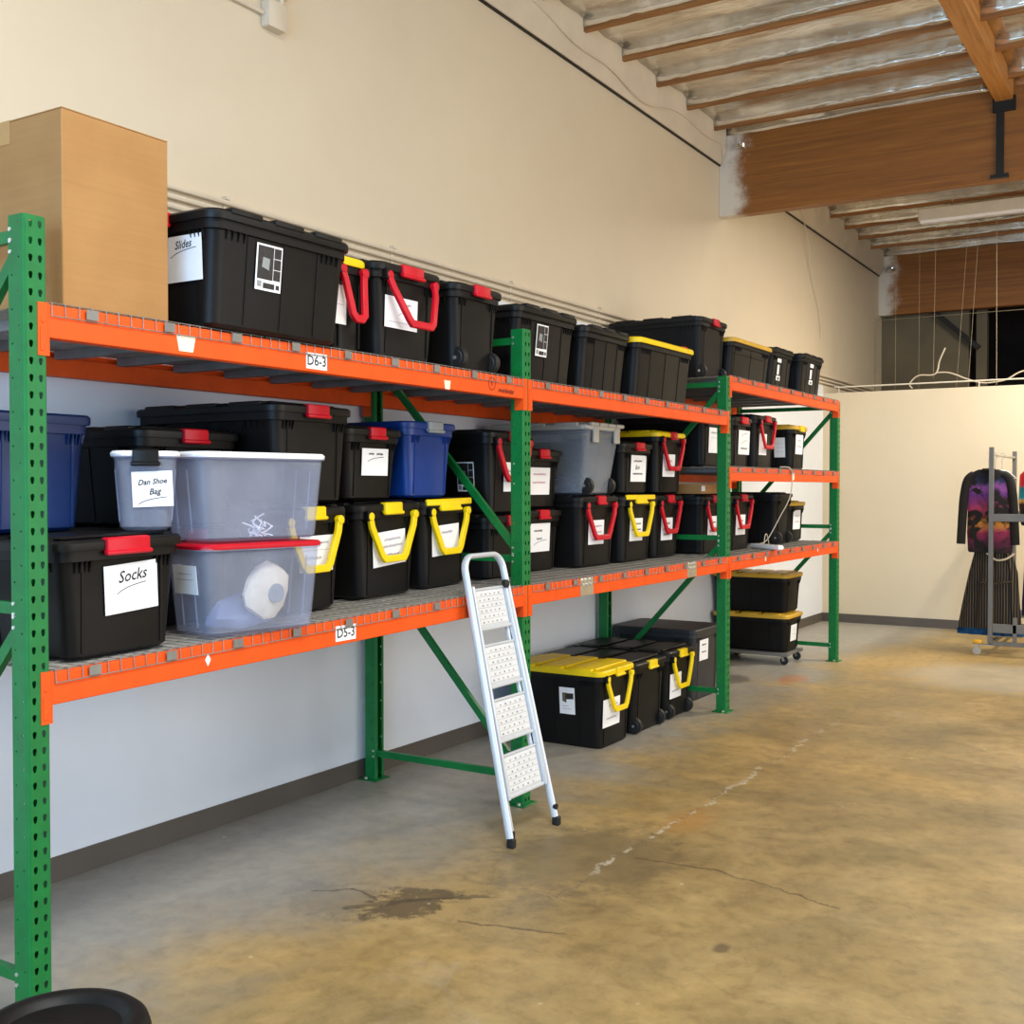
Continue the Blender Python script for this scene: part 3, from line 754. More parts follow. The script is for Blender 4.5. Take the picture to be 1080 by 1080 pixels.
end_out('storage_tote', 'black tote with wide yellow lid edge and yellow handle behind the ladder top', 'storage tote', G1, -.31, 4.465, 4.85, zl(4.66) + .002, .44, latch='yellow', handle='yellow', wide=True, tilt=TL, lid='lid',
        labels=[paper('front', -.01, .235, .19, .19, [('~', .05, .25, .4)], 'faint', .04)], latchw=.17)
end_out('storage_tote', 'black tote with red latch under the top shelf, highest behind the white-lidded bin', 'storage tote', G2, -.21, 3.34, 3.765, zl(3.57) + .456, .41, L=.8, tilt=0, latchw=.13, taper=.03)
end_out('storage_tote', 'black tote with red latch and square handwritten label beside the blue tote', 'storage tote', G2, -.3, 3.88, 4.235, zl(4.17) + .451, .335, L=.7, latchw=.11,
        labels=[paper('front', .01, .175, .155, .155, [('~', -.15, .3, .2), ('~', .17, .3, .24), ('_', .02, .1, .6)])])
end_out('storage_tote', 'royal blue tote with grey latch above the yellow-handled totes', 'storage tote', G2, -.3, 4.33, 4.685, zl(4.5) + .453, .375, L=.7, lid='blue', latch='grey', body='blue', plainlid=True, latchw=.12)
# --- lower shelf, second bay
zz = 1.129 + DK
end_out('storage_tote', 'black tote low behind the second green post, under the red-handled tote', 'storage tote', G1, -.3, 5.03, 5.43, zz, .345, latchw=.1)
end_out('storage_tote', 'black tote with red handle split by the second green post, picture sticker on its side', 'storage tote', G2, -.3, 5.045, 5.455, zz + .353, .45, handle='red', latch='red', latchw=.1,
        labels=[('left', .03 - .35 + .52, .2, .11, .16, 'picture'), paper('front', .02, .2, .15, .2, [('~', 0, .2, .5)], 'faint')])
end_out('storage_tote', 'black tote with red latch, bottom of the stack right of the second green post', 'storage tote', G1, -.4, 5.53, 5.965, zz, .365, L=.62, latchw=.11,
        labels=[paper('front', -.02, .2, .2, .21, [('~', -.08, .24, .4), ('~', .0, -.04, .25), ('_', .05, -.18, .6)])])
end_out('storage_tote', 'black tote with red latch, top of the stack right of the second green post', 'storage tote', G2, -.4, 5.53, 5.965, zz + .373, .35, L=.62, latchw=.11,
        labels=[paper('front', -.02, .16, .2, .2, [('~', .0, .25, .6), ('~', 0, -.05, .6)], 'pink')])
end_out('storage_tote', 'black tote with red handle under the wheeled clear bin', 'storage tote', G1, -.31, 6.075, 6.545, zz, .445, handle='red', latch='red', latchw=.1,
        labels=[paper('front', -.03, .215, .17, .19, [('~', .1, .25, .5), ('~', .1, 0, .5), ('~', .0, -.3, .4)], 'faint')])
end_out('clear_bin', 'big cloudy clear bin with grey lid and black wheels, right of the second post', 'storage bin', G2, -.28, 6.1, 6.5, zz + .452, .44, lid='greylid', latch=None, body='cleargrey', hollow=True, wheels=True, taper=.06, tapx=.05, L=.7, clips=True, labels=[])
end_out('storage_tote', 'black tote with wide yellow edge and yellow handle in the second bay', 'storage tote', G1, -.3, 6.645, 7.09, zz, .445, handle='yellow', latch='yellow', wide=True, latchw=.16,
        labels=[paper('front', -.03, .215, .16, .19, [('~', .1, .25, .5), ('~', .0, 0, .7)], 'ink')])
end_out('storage_tote', 'small black tote with red latch and tall Box label beside the wheeled clear bin', 'storage tote', G2, -.3, 6.65, 7.05, zz + .453, .345, latchw=.12,
        labels=[paper('front', .02, .17, .19, .22, [('~', -.05, .28, .5), ('Box', -.08, .04, .06), ('~', -.05, -.2, .65)])])
end_out('storage_tote', 'black tote with red handle directly left of the third green post', 'storage tote', G1, -.34, 7.235, 7.66, zz, .445, handle='red', latch='red', latchw=.1,
        labels=[paper('front', -.02, .2, .16, .2, [('~', .0, .25, .5), ('~', .0, 0, .6), ('~', .0, -.25, .6)], 'ink')])
end_out('storage_tote', 'black tote with yellow lid and red handle under the top beam', 'storage tote', G2, -.32, 7.225, 7.665, zz + .453, .44, handle='red', latch='red', lid='yellow', latchw=.1,
        labels=[paper('front', -.03, .2, .17, .2, [('~', .0, .2, .5), ('~', .0, -.2, .6)], 'faint')])
# --- lower shelf, third bay
end_out('storage_tote', 'black tote with red handle half behind the third green post, behind its brace', 'storage tote', G1, -.25, 7.87, 8.29, zz, .44, handle='red', latch='red', latchw=.1,
        labels=[paper('front', .0, .2, .17, .2, [('~', .0, .2, .5), ('~', .0, -.2, .6)], 'ink')])
end_out('storage_tote', 'black tote with red handle directly right of the third green post, lower shelf', 'storage tote', G1, -.22, 8.39, 8.83, zz, .445, handle='red', latch='red', latchw=.12,
        labels=[paper('front', -.02, .2, .17, .2, [('~', .0, .2, .5), ('~', .0, -.2, .6)], 'ink')])
end_out('storage_tote', 'black wheeled tote behind the white power strip', 'storage tote', G1, -.26, 9.60, 9.97, zz, .45, latch=None, wheels=True)
end_out('storage_tote', 'black tote with dull yellow lid, last on the lower shelf', 'storage tote', G1, -.29, 10.09, 10.44, zz, .37, latch=None, lid='ochre',
        labels=[paper('front', -.03, .2, .17, .22, [('~', .0, .2, .5), ('~', .0, -.1, .6)], 'faint')])
# --- middle shelf, third bay
zm = 1.784 + DK
end_out('storage_tote', 'black tote seen left of the third green post, on the middle shelf', 'storage tote', G4, -.25, 7.9, 8.27, zm, .4, latch='red', latchw=.1,
        labels=[paper('front', .01, .2, .17, .24, [('~', .0, .3, .6), ('=', .0, .1, .7)], 'faint')])
end_out('storage_tote', 'black tote with red latch and white label directly right of the third green post', 'storage tote', G4, -.2, 8.37, 8.74, zm, .4, latch='red', latchw=.14,
        labels=[paper('front', .05, .2, .2, .24, [('_', .0, .3, .6), ('_', .0, .0, .5), ('~', .0, -.25, .6)])])
end_out('storage_tote', 'black tote with red handle on the middle shelf of the far bay', 'storage tote', G4, -.2, 8.89, 9.33, zm, .44, handle='red', latch='red', latchw=.12,
        labels=[paper('front', -.06, .2, .15, .22, [('~', .0, .2, .5)], 'faint')])
end_out('storage_tote', 'black tote with dull yellow lid and two white labels, end of the middle shelf', 'storage tote', G4, -.2, 9.83, 10.2, zm, .4, L=.62, latch='yellow', lid='ochre', latchw=.1,
        labels=[paper('front', .0, .23, .17, .22, [('~', .0, .2, .5), ('~', 0, -.1, .5)], 'faint'), paper('left', .2, .2, .1, .22, [('=', 0, .2, .6), ('=', 0, 0, .6), ('=', 0, -.2, .6)])])
# --- top shelf
zt = 2.184 + DK
tote('storage_tote', 'large black tote labelled Slides beside the cardboard box, picture sticker in front', 'storage tote', G3, (.05 - .235, 3.10, zt), .68, .47, .405, R(-90), latchw=.1, latch='red',
     labels=[paper('front', .1, .24, .15, .2, [('Slides', .0, .3, .055), ('_', .0, .12, .7)]), ('right', .08, .235, .13, .165, 'picture')])
tote('storage_tote', 'narrow black tote with yellow lid and red handle, squeezed right of the Slides tote', 'storage tote', G3, (-.37, 3.62, zt), .6, .175, .395, 0, handle='red', latch=None, lid='yellow', swing=.03, taper=.01,
     labels=[paper('front', -.06, .19, .06, .2, [('=', 0, 0, .5)])])
end_out('storage_tote', 'black tote with open red handle over its label on the top shelf', 'storage tote', G3, -.05, 3.785, 4.2, zt, .41, handle='red', latch='red', latchw=.15, swing=.05,
        labels=[paper('front', -.05, .2, .19, .17, [('~', .1, .3, .4), ('_', .1, .0, .4), ('=', 0, -.3, .8)], 'faint')])
end_out('storage_tote', 'narrow black tote with red latch left of the second green post', 'storage tote', G3, -.05, 4.365, 4.73, zt, .41, latchw=.13, wheels=True)
tote('storage_tote', 'black tote with picture sticker directly behind the top of the second green post', 'storage tote', G3, (-.125 - .22, 5.335, zt), .61, .44, .405, R(-90), latch='red', labels=[('right', .055, .235, .12, .17, 'picture')])
tote('storage_tote', 'plain black tote on the top shelf between the sticker tote and the yellow-lidded tote', 'storage tote', G3, (-.125 - .22, 6.045, zt), .55, .44, .385, R(-90), latch='red', labels=[('front', -.14, .27, .03, .05, 'paper')])
tt = tote('storage_tote', 'long black tote with thin yellow lid and red latch at its far end', 'storage tote', G3, (-.09 - .22, 6.83, zt), .84, .44, .39, R(90), lid='yellow', latch='lid', plainlid=True, latchw=.3)
mb = MB(); mb.rbox((.40, -.19, .345), (.475, -.07, .415), 'red', .008); mb.rbox((.455, -.2, .33), (.485, -.03, .37), 'lid', .006); mb.build('latch', tt)
zt3 = 2.446 + DK
end_out('storage_tote', 'tall black wheeled tote above the third green post, first of the far top shelf', 'storage tote', G3, -.27, 7.88, 8.36, zt3, .46, wheels=True, latch='red', latchw=.11, L=.74)
tote('storage_tote', 'black tote with two sunk panels and dull yellow lid on the far top shelf', 'storage tote', G3, (-.25 - .2, 8.9, zt3), .88, .4, .37, R(90), lid='ochre', latch=None, panels=True, plainlid=True)
tote('storage_tote', 'black tote with black lid beside the panelled yellow-lidded tote', 'storage tote', G3, (-.25 - .2, 9.68, zt3), .5, .4, .39, R(90), latch=None, labels=[('left', -.1, .21, .1, .2, 'strip')])
tote('storage_tote', 'black tote at the very end of the far top shelf', 'storage tote', G3, (-.2 - .21, 10.38, zt3), .58, .42, .4, R(90), latch=None, labels=[('left', -.03, .23, .1, .2, 'strip')])

# cardboard box
t = thing('cardboard_box', 'tall brown cardboard box at the near end of the top shelf', 'box', (-.34, 2.445, zt))
mb = MB(); bx, by, bh = .29, .208, .612
mb.box((-bx, -by, 0), (bx, by, bh), 'card'); mb.build('body', t, bevel=.004)
mb = MB()
for sx in (-1, 1): mb.box((sx * bx * .01 if sx > 0 else -bx, -by, bh), (bx if sx > 0 else -bx * .01, by, bh + .004), 'card')
mb.build('flap', t, bevel=.001)
mb = MB(); mb.box((-.03, -by - .001, bh - .07), (.03, by + .001, bh + .005), 'packtape'); mb.build('tape', t)
# flat box under the middle shelf
t = thing('cardboard_box', 'flat brown cardboard box with white sticker lying on a tote behind the third post', 'box', (-.5, 8.08, zz + .449))
mb = MB(); mb.box((-.2, -.19, 0), (.24, .19, .075), 'card'); mb.build('body', t, bevel=.003)
mb = MB(); mb.box((.2402, -.19, .02), (.241, -.12, .06), 'paper'); mb.build('sticker', t)
# power strip + its cable
t = thing('power_strip', 'white power strip lying on the lower shelf of the far bay', 'power strip', (-.08, 8.82, zz), R(-36))
mb = MB(); mb.rbox((-.2, -.028, 0), (.2, .028, .036), 'whitelid', .008); mb.build('housing', t)
for k in range(5):
    mb = MB(); x = -.14 + .07 * k; mb.rbox((x - .02, -.018, .0355), (x + .02, .018, .038), 'greylid', .001); mb.build('socket', t)
def spline(P, n=10):
    P = [Vector(p) for p in P]; out = []
    Q = [P[0]] + P + [P[-1]]
    for i in range(len(P) - 1):
        a, b, c, d = Q[i:i + 4]
        for k in range(n):
            u = k / n
            out.append(.5 * ((2 * b) + (c - a) * u + (2 * a - 5 * b + 4 * c - d) * u * u + (3 * b - a - 3 * c + d) * u ** 3))
    out.append(P[-1]); return out
inv = (Matrix.Translation((-.08, 8.82, zz)) @ Matrix.Rotation(R(-36), 4, 'Z')).inverted()
P = spline([(-.245, 8.94, zz + .018), (-.2, 8.97, zz + .03), (-.13, 8.99, zz + .07), (-.04, 9.06, zz + .27), (.0, 9.12, 1.52), (.013, 9.17, 1.62), (.017, 9.17, 1.74), (.017, 9.13, 1.79), (.0, 9.09, 1.805), (-.05, 9.06, 1.806)])
mb = MB(); mb.tube([inv @ p for p in P], .0045, 'cable', 6); mb.build('cord', t)
P = spline([(-.18, 9.05, zz + .006), (-.19, 9.1, zz + .09), (-.2, 9.18, zz + .1), (-.2, 9.24, zz + .006)])
mb = MB(); mb.tube([inv @ p for p in P], .004, 'cable', 6); mb.build('cord', t)

# contents of the clear bins
zc = zl(3.05) + .006
def lump(cx, cy, cz, rx, ry, rz, m, seed, rough=.25):
    bm = MB(); rnd = random.Random(seed); ph = [rnd.uniform(0, 6.28) for _ in range(8)]
    rings = []
    for i in range(9):
        th = PI * (i + .02) / 8.04; ring = []
        for j in range(20):
            a = 2 * PI * j / 20
            k = 1 + rough * (math.sin(3 * a + ph[0] + 2 * th) * .5 + math.sin(5 * a - 3 * th + ph[1]) * .4 + math.sin(7 * th + 2 * a + ph[2]) * .35)
            z = math.cos(th); z = max(z, -.55)
            ring.append(Vector((cx + rx * k * math.sin(th) * math.cos(a), cy + ry * k * math.sin(th) * math.sin(a), cz + rz * (z + .55) / 1.55 * (1 + rough * .4 * math.sin(2 * a + ph[3])))))
        rings.append(ring)
    bm.loops(rings, m); return bm
t = thing('cloth_pouch', 'cream cloth pouch with a grey round badge inside the red-lidded bin', 'pouch', (-.03, 3.03, zc + .06), R(-9)); t.rotation_euler = (-.6, 0, R(-9))
mb = MB()
rings = []
for i, (w, d, z) in enumerate(((.05, .02, 0), (.085, .03, .03), (.095, .035, .09), (.085, .034, .15), (.06, .025, .19), (.03, .012, .2))):
    rings.append([Vector((d * math.sin(a) * (1 + .1 * math.sin(3 * a + i)), .0 + w * math.cos(a) * (1 + .06 * math.sin(5 * a + i)), z)) for a in [2 * PI * j / 18 for j in range(18)]])
mb.loops(rings, 'cream'); mb.build('pouch_body', t)
mb = MB(); mb.lathe([(.0001, 0), (.036, 0), (.036, .004), (.026, .006), (.02, .004), (.0001, .005)], 'grey', 20, Matrix.Translation((.034, .02, .1)) @ Matrix.Rotation(PI / 2, 4, 'Y')); mb.build('badge', t)
mb = lump(-.115, 3.05, zc + .004, .07, .15, .12, 'bag', 5, .2); t = mb.build('plastic_bag'); tag(t, 'crumpled bluish plastic bag at the bottom of the red-lidded bin', 'bag')
mb = MB(); rnd = random.Random(4)
for k in range(11):
    c = Vector((-.05, 3.09 + rnd.uniform(-.07, .1), zl(3.05) + .339 + .012)); P = []
    h = rnd.uniform(.03, .1)
    for q in range(4): P.append(c + Vector((rnd.uniform(-.03, .03), rnd.uniform(-.03, .03), h * q / 3)))
    mb.tube(P, .0028, 'whitelid', 5)
t = mb.build('wire_hooks'); tag(t, 'heap of small white wire hooks inside the white-lidded bin', 'hooks', None, 'stuff')
mb = lump(-.6, 6.3, zz + .462, .22, .11, .1, 'bag', 9); t = mb.build('plastic_wrap'); tag(t, 'loose clear plastic wrap inside the wheeled clear bin', 'bag')

# ------------------------------------------------------------------ totes on the floor
end_out('storage_tote', 'black tote with bright yellow lid and handle on the floor beside the ladder', 'storage tote', G5, -.23, 6.2, 6.62, .001, .5, L=.66, lid='yellow', latch='yellow', handle='yellow', latchw=.1,
        labels=[('left', .1, .29, .11, .17, 'photo'), paper('front', -.07, .22, .19, .22, [('~', .1, .25, .5), ('~', .0, -.2, .6)], 'faint')])
end_out('storage_tote', 'black wheeled tote with yellow latch on the floor behind the yellow-lidded tote', 'storage tote', G5, -.24, 6.7, 7.16, .001, .475, L=.74, latch='yellow', wheels=True, latchw=.12)
end_out('storage_tote', 'black wheeled tote with yellow handle on the floor by the third green post', 'storage tote', G5, -.25, 7.26, 7.67, .001, .485, L=.74, latch='yellow', handle='yellow', wheels=True, latchw=.12,
        labels=[paper('front', -.08, .23, .16, .22, [('~', .1, .25, .5), ('~', .0, -.2, .6)], 'faint')])
end_out('storage_tote', 'charcoal grey tote with matching lid on the floor behind the third post', 'storage tote', G5, -.36, 8.0, 8.5, .001, .555, L=.66, latch=None, body='black2', lid='black2', plainlid=True,
        labels=[paper('front', -.08, .38, .14, .2, [('~', .0, .25, .5), ('~', .0, -.1, .5)], 'ink')])
# dolly with two stacked totes
dy = thing('furniture_dolly', 'low grey dolly on black casters under two yellow-lidded totes', 'dolly', (-.67, 10.305, 0))
mb = MB()
for sy in (-1, 1): mb.rbox((-.36, sy * .19 - .045, .082), (.36, sy * .19 + .045, .112), 'rackgrey', .004)
for x in (-.3, .3): mb.rbox((x - .05, -.215, .083), (x + .05, .215, .1115), 'rackgrey', .004)
mb.build('platform', dy)
for sx in (-1, 1):
    for sy in (-1, 1):
        mb = MB(); cx, cy = sx * .3, sy * .185
        mb.lathe([(.02, -.014), (.036, -.013), (.038, -.008), (.038, .008), (.036, .013), (.02, .014), (.001, .014)], 'rubber', 18, Matrix.Translation((cx + .015, cy, .0385)) @ Matrix.Rotation(PI / 2, 4, 'X'))
        cs = mb.build('caster', dy)
        mb = MB(); mb.box((cx - .03, cy - .03, .077), (cx + .03, cy + .03, .082), 'steel')
        for k in (-1, 1): mb.bar((cx, cy + k * .02, .08), (cx + .015, cy + k * .02, .036), .004, .024, 'steel', (1, 0, 0))
        mb.build('fork', cs)
end_out('storage_tote', 'black tote with dull yellow lid, lower of the two on the dolly', 'storage tote', G5, -.335, 10.105, 10.505, .113, .355, L=.68, lid='ochre', latch=None, taper=.05, labels=[paper('front', -.0, .17, .14, .19, [('=', .0, .2, .6), ('=', .0, -.1, .6)])])
end_out('storage_tote', 'black tote with dull yellow lid, upper of the two on the dolly', 'storage tote', G5, -.335, 10.105, 10.505, .477, .365, L=.68, lid='ochre', latch=None, taper=.05)

# ------------------------------------------------------------------ step ladder leaning on the rack
ld = thing('step_ladder', 'white folding step ladder with four treads leaning on the orange beam', 'ladder', (.3, 4.51, 0))
def lp(s, u, dx=0.0):      # s: height along the rail, u: sideways -1..1, dx: out from the ladder's plane
    w = .207 - .045 * s / 1.33
    return Vector((-.262 * s / 1.16 + dx, u * w, s))
sl = math.atan2(.262, 1.16)
def rail(u, s0, s1, dx, w, d, m, name, par):
    mb = MB(); mb.sweep([lp(s0, u, dx), lp(s1, u, dx)], w, d, m, (0, 1, 0)); return mb.build(name, par, bevel=.005)
# front frame: one tube bent into a hoop
P = [lp(.03, -1), lp(.6, -1), lp(1.235, -1)]
n = 9; w0 = .207 - .045 * 1.235 / 1.33; rr = .075
for k in range(1, n): a = PI - PI / 2 * k / n; P.append(lp(1.235 + rr * math.sin(a), 0) + Vector((0, -w0 + rr + rr * math.cos(a), 0)))
for k in range(0, n): a = PI / 2 - PI / 2 * k / n; P.append(lp(1.235 + rr * math.sin(a), 0) + Vector((0, w0 - rr + rr * math.cos(a), 0)))
P += [lp(1.235, 1), lp(.6, 1), lp(.03, 1)]
mb = MB(); mb.tube(P, .018, 'alu', 12, True, (.019, .013)); mb.build('front_frame', ld)
for u in (-1, 1):
    rail(u * .74, .045 if u < 0 else .22, 1.13, -.02, .016, .02, 'alu', 'rear_leg', ld)
    rail(u * .84, .2, 1.17, .004, .014, .03, 'alu', 'side_channel', ld)
for u, ss in ((-1, .0), (1, .0)):
    mb = MB(); c = lp(.0, u)
    mb.rbox((c.x - .019, c.y - .015, 0.0), (c.x + .019, c.y + .015, .045), 'rubber', .006); mb.build('rubber_foot', ld)
mb = MB(); c = lp(.05, -.74, -.02); mb.rbox((c.x - .013, c.y - .011, .001), (c.x + .013, c.y + .011, .06), 'rubber', .005); mb.build('rubber_foot', ld)
mb = MB(); c = lp(.09, 1, .018); mb.lathe([(.0001, -.01), (.014, -.01), (.014, .006), (.0001, .008)], 'rubber', 12, Matrix.Translation(c) @ Matrix.Rotation(PI / 2, 4, 'Y')); mb.build('plug', ld)
mb = MB(); c = lp(1.165, .82, .016); mb.lathe([(.0001, -.012), (.02, -.012), (.02, .01), (.008, .016), (.0001, .016)], 'rubber', 14, Matrix.Translation(c) @ Matrix.Rotation(PI / 2, 4, 'Y')); mb.build('hinge_knob', ld)
for k, (s0, s1) in enumerate(((.965, 1.155), (.70, .895), (.455, .645), (.205, .395))):
    mb = MB(); sm = (s0 + s1) / 2; w = (.207 - .045 * sm / 1.33) * .76
    up = Vector((-math.sin(sl), 0, math.cos(sl))); nn = Vector((math.cos(sl), 0, math.sin(sl)))
    mtx = basis(Vector((0, 1, 0)), up, nn, lp(sm, 0, -.004))
    hh = (s1 - s0) / 2
    mb.rbox((-w, -hh, -.012), (w, hh, .006), 'alu', .004)
    mb.rbox((-w - .008, -hh - .008, -.014), (w + .008, -hh + .008, .012), 'alu', .004)
    mb.rbox((-w, hh - .008, -.012), (w, hh + .004, .012), 'alu', .004)
    tr = mb.build('tread', ld, matrix=mtx)
    mp = MB()
    mp.rbox((-w + .012, -hh + .014, .005), (w - .012, hh - .012, .008), 'tread', .001)
    for r_ in range(6):
        y = -hh + .03 + (2 * hh - .058) * r_ / 5
        mp.box((-w + .016, y - .011, .0075), (w - .016, y - .009, .0095), 'greylid')
        for c_ in range(5):
            x = -w + .035 + (2 * w - .07) * (c_ + (.5 if r_ % 2 else 0)) / 5
            mp.rbox((x - .006, y - .004, .0075), (x + .006, y + .004, .011), 'greylid' if (r_ + c_) % 3 else 'grey', .002)
    mp.build('anti_slip_pad', tr)

# ------------------------------------------------------------------ round stool in the corner of the frame
t = thing('stool', 'round black vinyl stool at the front left corner of the picture', 'stool', (.857, 1.545, 0))
mb = MB(); mb.lathe([(.0001, .385), (.16, .385), (.18, .392), (.19, .415), (.19, .436), (.183, .455), (.17, .466), (.155, .468), (.14, .462), (.128, .448), (.1, .444), (.05, .446), (.0001, .448)], 'vinyl', 48); st = mb.build('seat', t)
mb = MB(); P = [(.188 * math.cos(2 * PI * k / 40), .188 * math.sin(2 * PI * k / 40), .421) for k in range(41)]; mb.tube(P, .005, 'rubber', 6, False); mb.build('piping', st)
mb = MB(); mb.lathe([(.0001, .1), (.03, .1), (.03, .3), (.022, .3), (.022, .36), (.09, .372), (.09, .385), (.0001, .385)], 'darkmetal', 20); mb.build('column', t)
for k in range(5):
    a = 2 * PI * k / 5 + .3; mb = MB(); e = Vector((math.cos(a), math.sin(a), 0))
    mb.bar(e * .02 + Vector((0, 0, .1)), e * .2 + Vector((0, 0, .066)), .03, .024, 'darkmetal')
    mb.lathe([(.001, -.012), (.026, -.012), (.026, .012), (.001, .012)], 'rubber', 14, Matrix.Translation(e * .2 + Vector((0, 0, .0265))) @ Matrix.Rotation(a, 4, 'Z') @ Matrix.Rotation(PI / 2, 4, 'X'))
    mb.build('leg', t)

# ------------------------------------------------------------------ garment rack
gr = thing('garment_rack', 'grey steel garment rack on casters at the right edge', 'clothes rack', (1.16, 11.75, 0))
gx, gl = .72, 1.5
def gbar(name, a, b, w=.04, par=None):
    mb = MB(); mb.bar(a, b, w, w, 'rackgrey', (0, 1, 0) if abs(a[2] - b[2]) > .1 else (0, 0, 1)); return mb.build(name, par or gr, bevel=.003)
for yy in (0, gl):
    for x in (0, gx): gbar('post', (x, yy, .12), (x, yy, 2.03), .042)
    for z, h in ((1.345, .075), (.27, .085), (.12, .04)):
        mb = MB(); mb.box((.021, yy - .018, z - h / 2), (gx - .021, yy + .018, z + h / 2), 'rackgrey'); mb.build('cross_bar', gr, bevel=.003)
    gbar('short_post', (.22, yy, .14), (.22, yy, .38), .036)
for x in (0, gx):
    gbar('base_rail', (x, .02, .12), (x, gl - .02, .12), .036)
    mb = MB(); mb.tube([(x, -.01, 1.96), (x, gl + .01, 1.96)], .014, 'steel', 10); mb.build('hanging_rail', gr)
for x in (-.12, gx + .05):
    for yy in (0, gl):
        mb = MB(); mb.lathe([(.014, -.013), (.038, -.012), (.04, 0), (.038, .012), (.014, .013)], 'greylid', 18, Matrix.Translation((x, yy, .0405)) @ Matrix.Rotation(PI / 2, 4, 'X')); cs = mb.build('caster', gr)
        mb = MB(); mb.bar((x, yy - .018, .1), (x, yy - .018, .03), .004, .03, 'steel', (1, 0, 0)); mb.bar((x, yy + .018, .1), (x, yy + .018, .03), .004, .03, 'steel', (1, 0, 0)); mb.box((x - .035, yy - .03, .1), (x + .035 if x > 0 else x + .15, yy + .03, .108), 'steel'); mb.build('fork', cs)
        mb = MB(); mb.rbox((x - .035, yy - .04, .11), (x + .05, yy + .015, .15), 'brass', .01); mb.build('brake', cs)
def hanger(x, y, w, label):
    t = thing('clothes_hanger', label, 'hanger', (x, y, 1.96), 0, 'clothes hangers')
    mb = MB(); mb.tube(spline([(0, 0, -.15), (0, 0, -.04), (.02, 0, -.02), (.018, 0, .012), (-.002, 0, .0185), (-.018, 0, .01)], 6), .0025, 'steel', 6); mb.build('hook', t)
    mb = MB(); mb.tube([(-w, 0, -.23), (-.06, 0, -.165), (0, 0, -.15), (.06, 0, -.165), (w, 0, -.23), (-w, 0, -.23)], .006, 'whitelid', 6); mb.build('arms', t)
    return t
def garment(name, label, cat, x, y, prof, m, depth=.05, folds=5, amp=.12, seed=1, group='garments on the rack'):
    """cloth hung broadside: prof = (height, centre offset, half width)"""
    mb = MB(); rings = []; N = 48
    for q, (z, cx, w) in enumerate(prof):
        ring = []
        for j in range(N):
            a = 2 * PI * j / N
            k = 1 + amp * min(1, (prof[0][0] - z) * 1.5 + .15) * math.sin(folds * 2 * a + seed + z * 2) + amp * .6 * math.sin(folds * 3.1 * a + seed * 2)
            d = depth * (.55 + .45 * min(1, (prof[0][0] - z) * 2))
            c, s_ = math.cos(a), math.sin(a)
            ring.append(Vector((cx + w * (abs(c) ** .8) * (1 if c > 0 else -1) * (1 + .03 * math.sin(folds * 4 * a)), d * s_ * k, z)))
        rings.append(ring)
    mb.loops(rings, m)
    t = thing(name, label, cat, (x, y, 0), 0, group); b = mb.build('cloth', t)
    return t
def origin_z(o, z):
    for ch in o.children:
        for v in ch.data.vertices: v.co.z -= z
        ch.location.z += z
hanger(1.12, 11.83, .2, 'white hanger holding the sunset print top, nearest on the rack')
t = garment('long_sleeve_top', 'black long-sleeved top with sunset print hanging at the front of the rack', 'top', 1.12, 11.83, [(1.815, 0, .09), (1.79, 0, .14), (1.75, 0, .2), (1.6, .01, .205), (1.4, .02, .205), (1.2, .02, .21), (1.02, .02, .2), (1.0, .02, .19)], 'print', .04, 4, .1, 2)
origin_z(t, 1.0)
for sx in (-1, 1):
    mb = MB(); mb.tube(spline([(sx * .13, 0, 1.765 - 1.0), (sx * .19, -.005, 1.71 - 1.0), (sx * .222, -.01, 1.55 - 1.0), (sx * .235, -.012, 1.35 - 1.0), (sx * .248, -.014, 1.08 - 1.0)], 6), .04, 'blackcloth', 14, True, (.042, .03)); o = mb.build('sleeve', t); o.location.z = 1.0
mb = MB(); mb.lathe([(.05, -.01), (.065, 0), (.055, .02)], 'blackcloth', 18, Matrix.Translation((0, 0, 1.805))); mb.build('collar', t)
hanger(1.16, 11.97, .15, 'white hanger holding the pinstriped dress, second on the rack')
t = garment('pinstripe_dress', 'black pinstriped long dress hanging below the sunset print top', 'dress', 1.13, 11.97, [(1.8, 0, .1), (1.72, 0, .16), (1.5, 0, .17), (1.2, .0, .165), (1.02, .0, .16), (.98, .02, .18), (.8, .02, .225), (.5, .0, .265), (.26, -.01, .295), (.24, -.01, .29)], 'stripe', .06, 6, .22, 3)
mb = MB(); mb.tube(spline([(-.1, -.1, .7), (0, -.13, .69), (.1, -.13, .7), (.2, -.1, .72)], 5), .012, 'stripe', 8, True, (.008, .022)); mb.build('belt', t)
mb = MB(); mb.tube(spline([(-.02, -.1, .99), (.06, -.125, .93), (.15, -.125, .94), (.22, -.09, .99)], 6), .02, 'tape', 8, True, (.01, .032)); mb.build('white_trim', t)
hanger(1.2, 12.13, .13, 'white hanger holding the long blue gown, third on the rack')
garment('long_gown', 'long blue gown whose hem shows below the pinstriped dress', 'gown', 1.12, 12.13, [(1.8, 0, .1), (1.72, 0, .14), (1.3, 0, .14), (.9, .0, .16), (.5, 0, .22), (.3, 0, .26), (.2, -.02, .315), (.155, -.02, .31)], 'bluecloth', .045, 7, .25, 5)
hanger(1.55, 11.86, .13, 'white hanger holding the red and teal garment at the picture edge')
t = garment('red_jacket', 'red and teal garment hanging at the right edge of the picture', 'jacket', 1.56, 11.86, [(1.83, 0, .09), (1.76, 0, .16), (1.5, 0, .17), (1.3, 0, .15), (1.27, 0, .14)], 'redteal', .05, 5, .2, 8)
origin_z(t, 1.27)
for ch in t.children:
    pass
hanger(1.6, 12.22, .16, 'white hanger holding the dark purple dress')
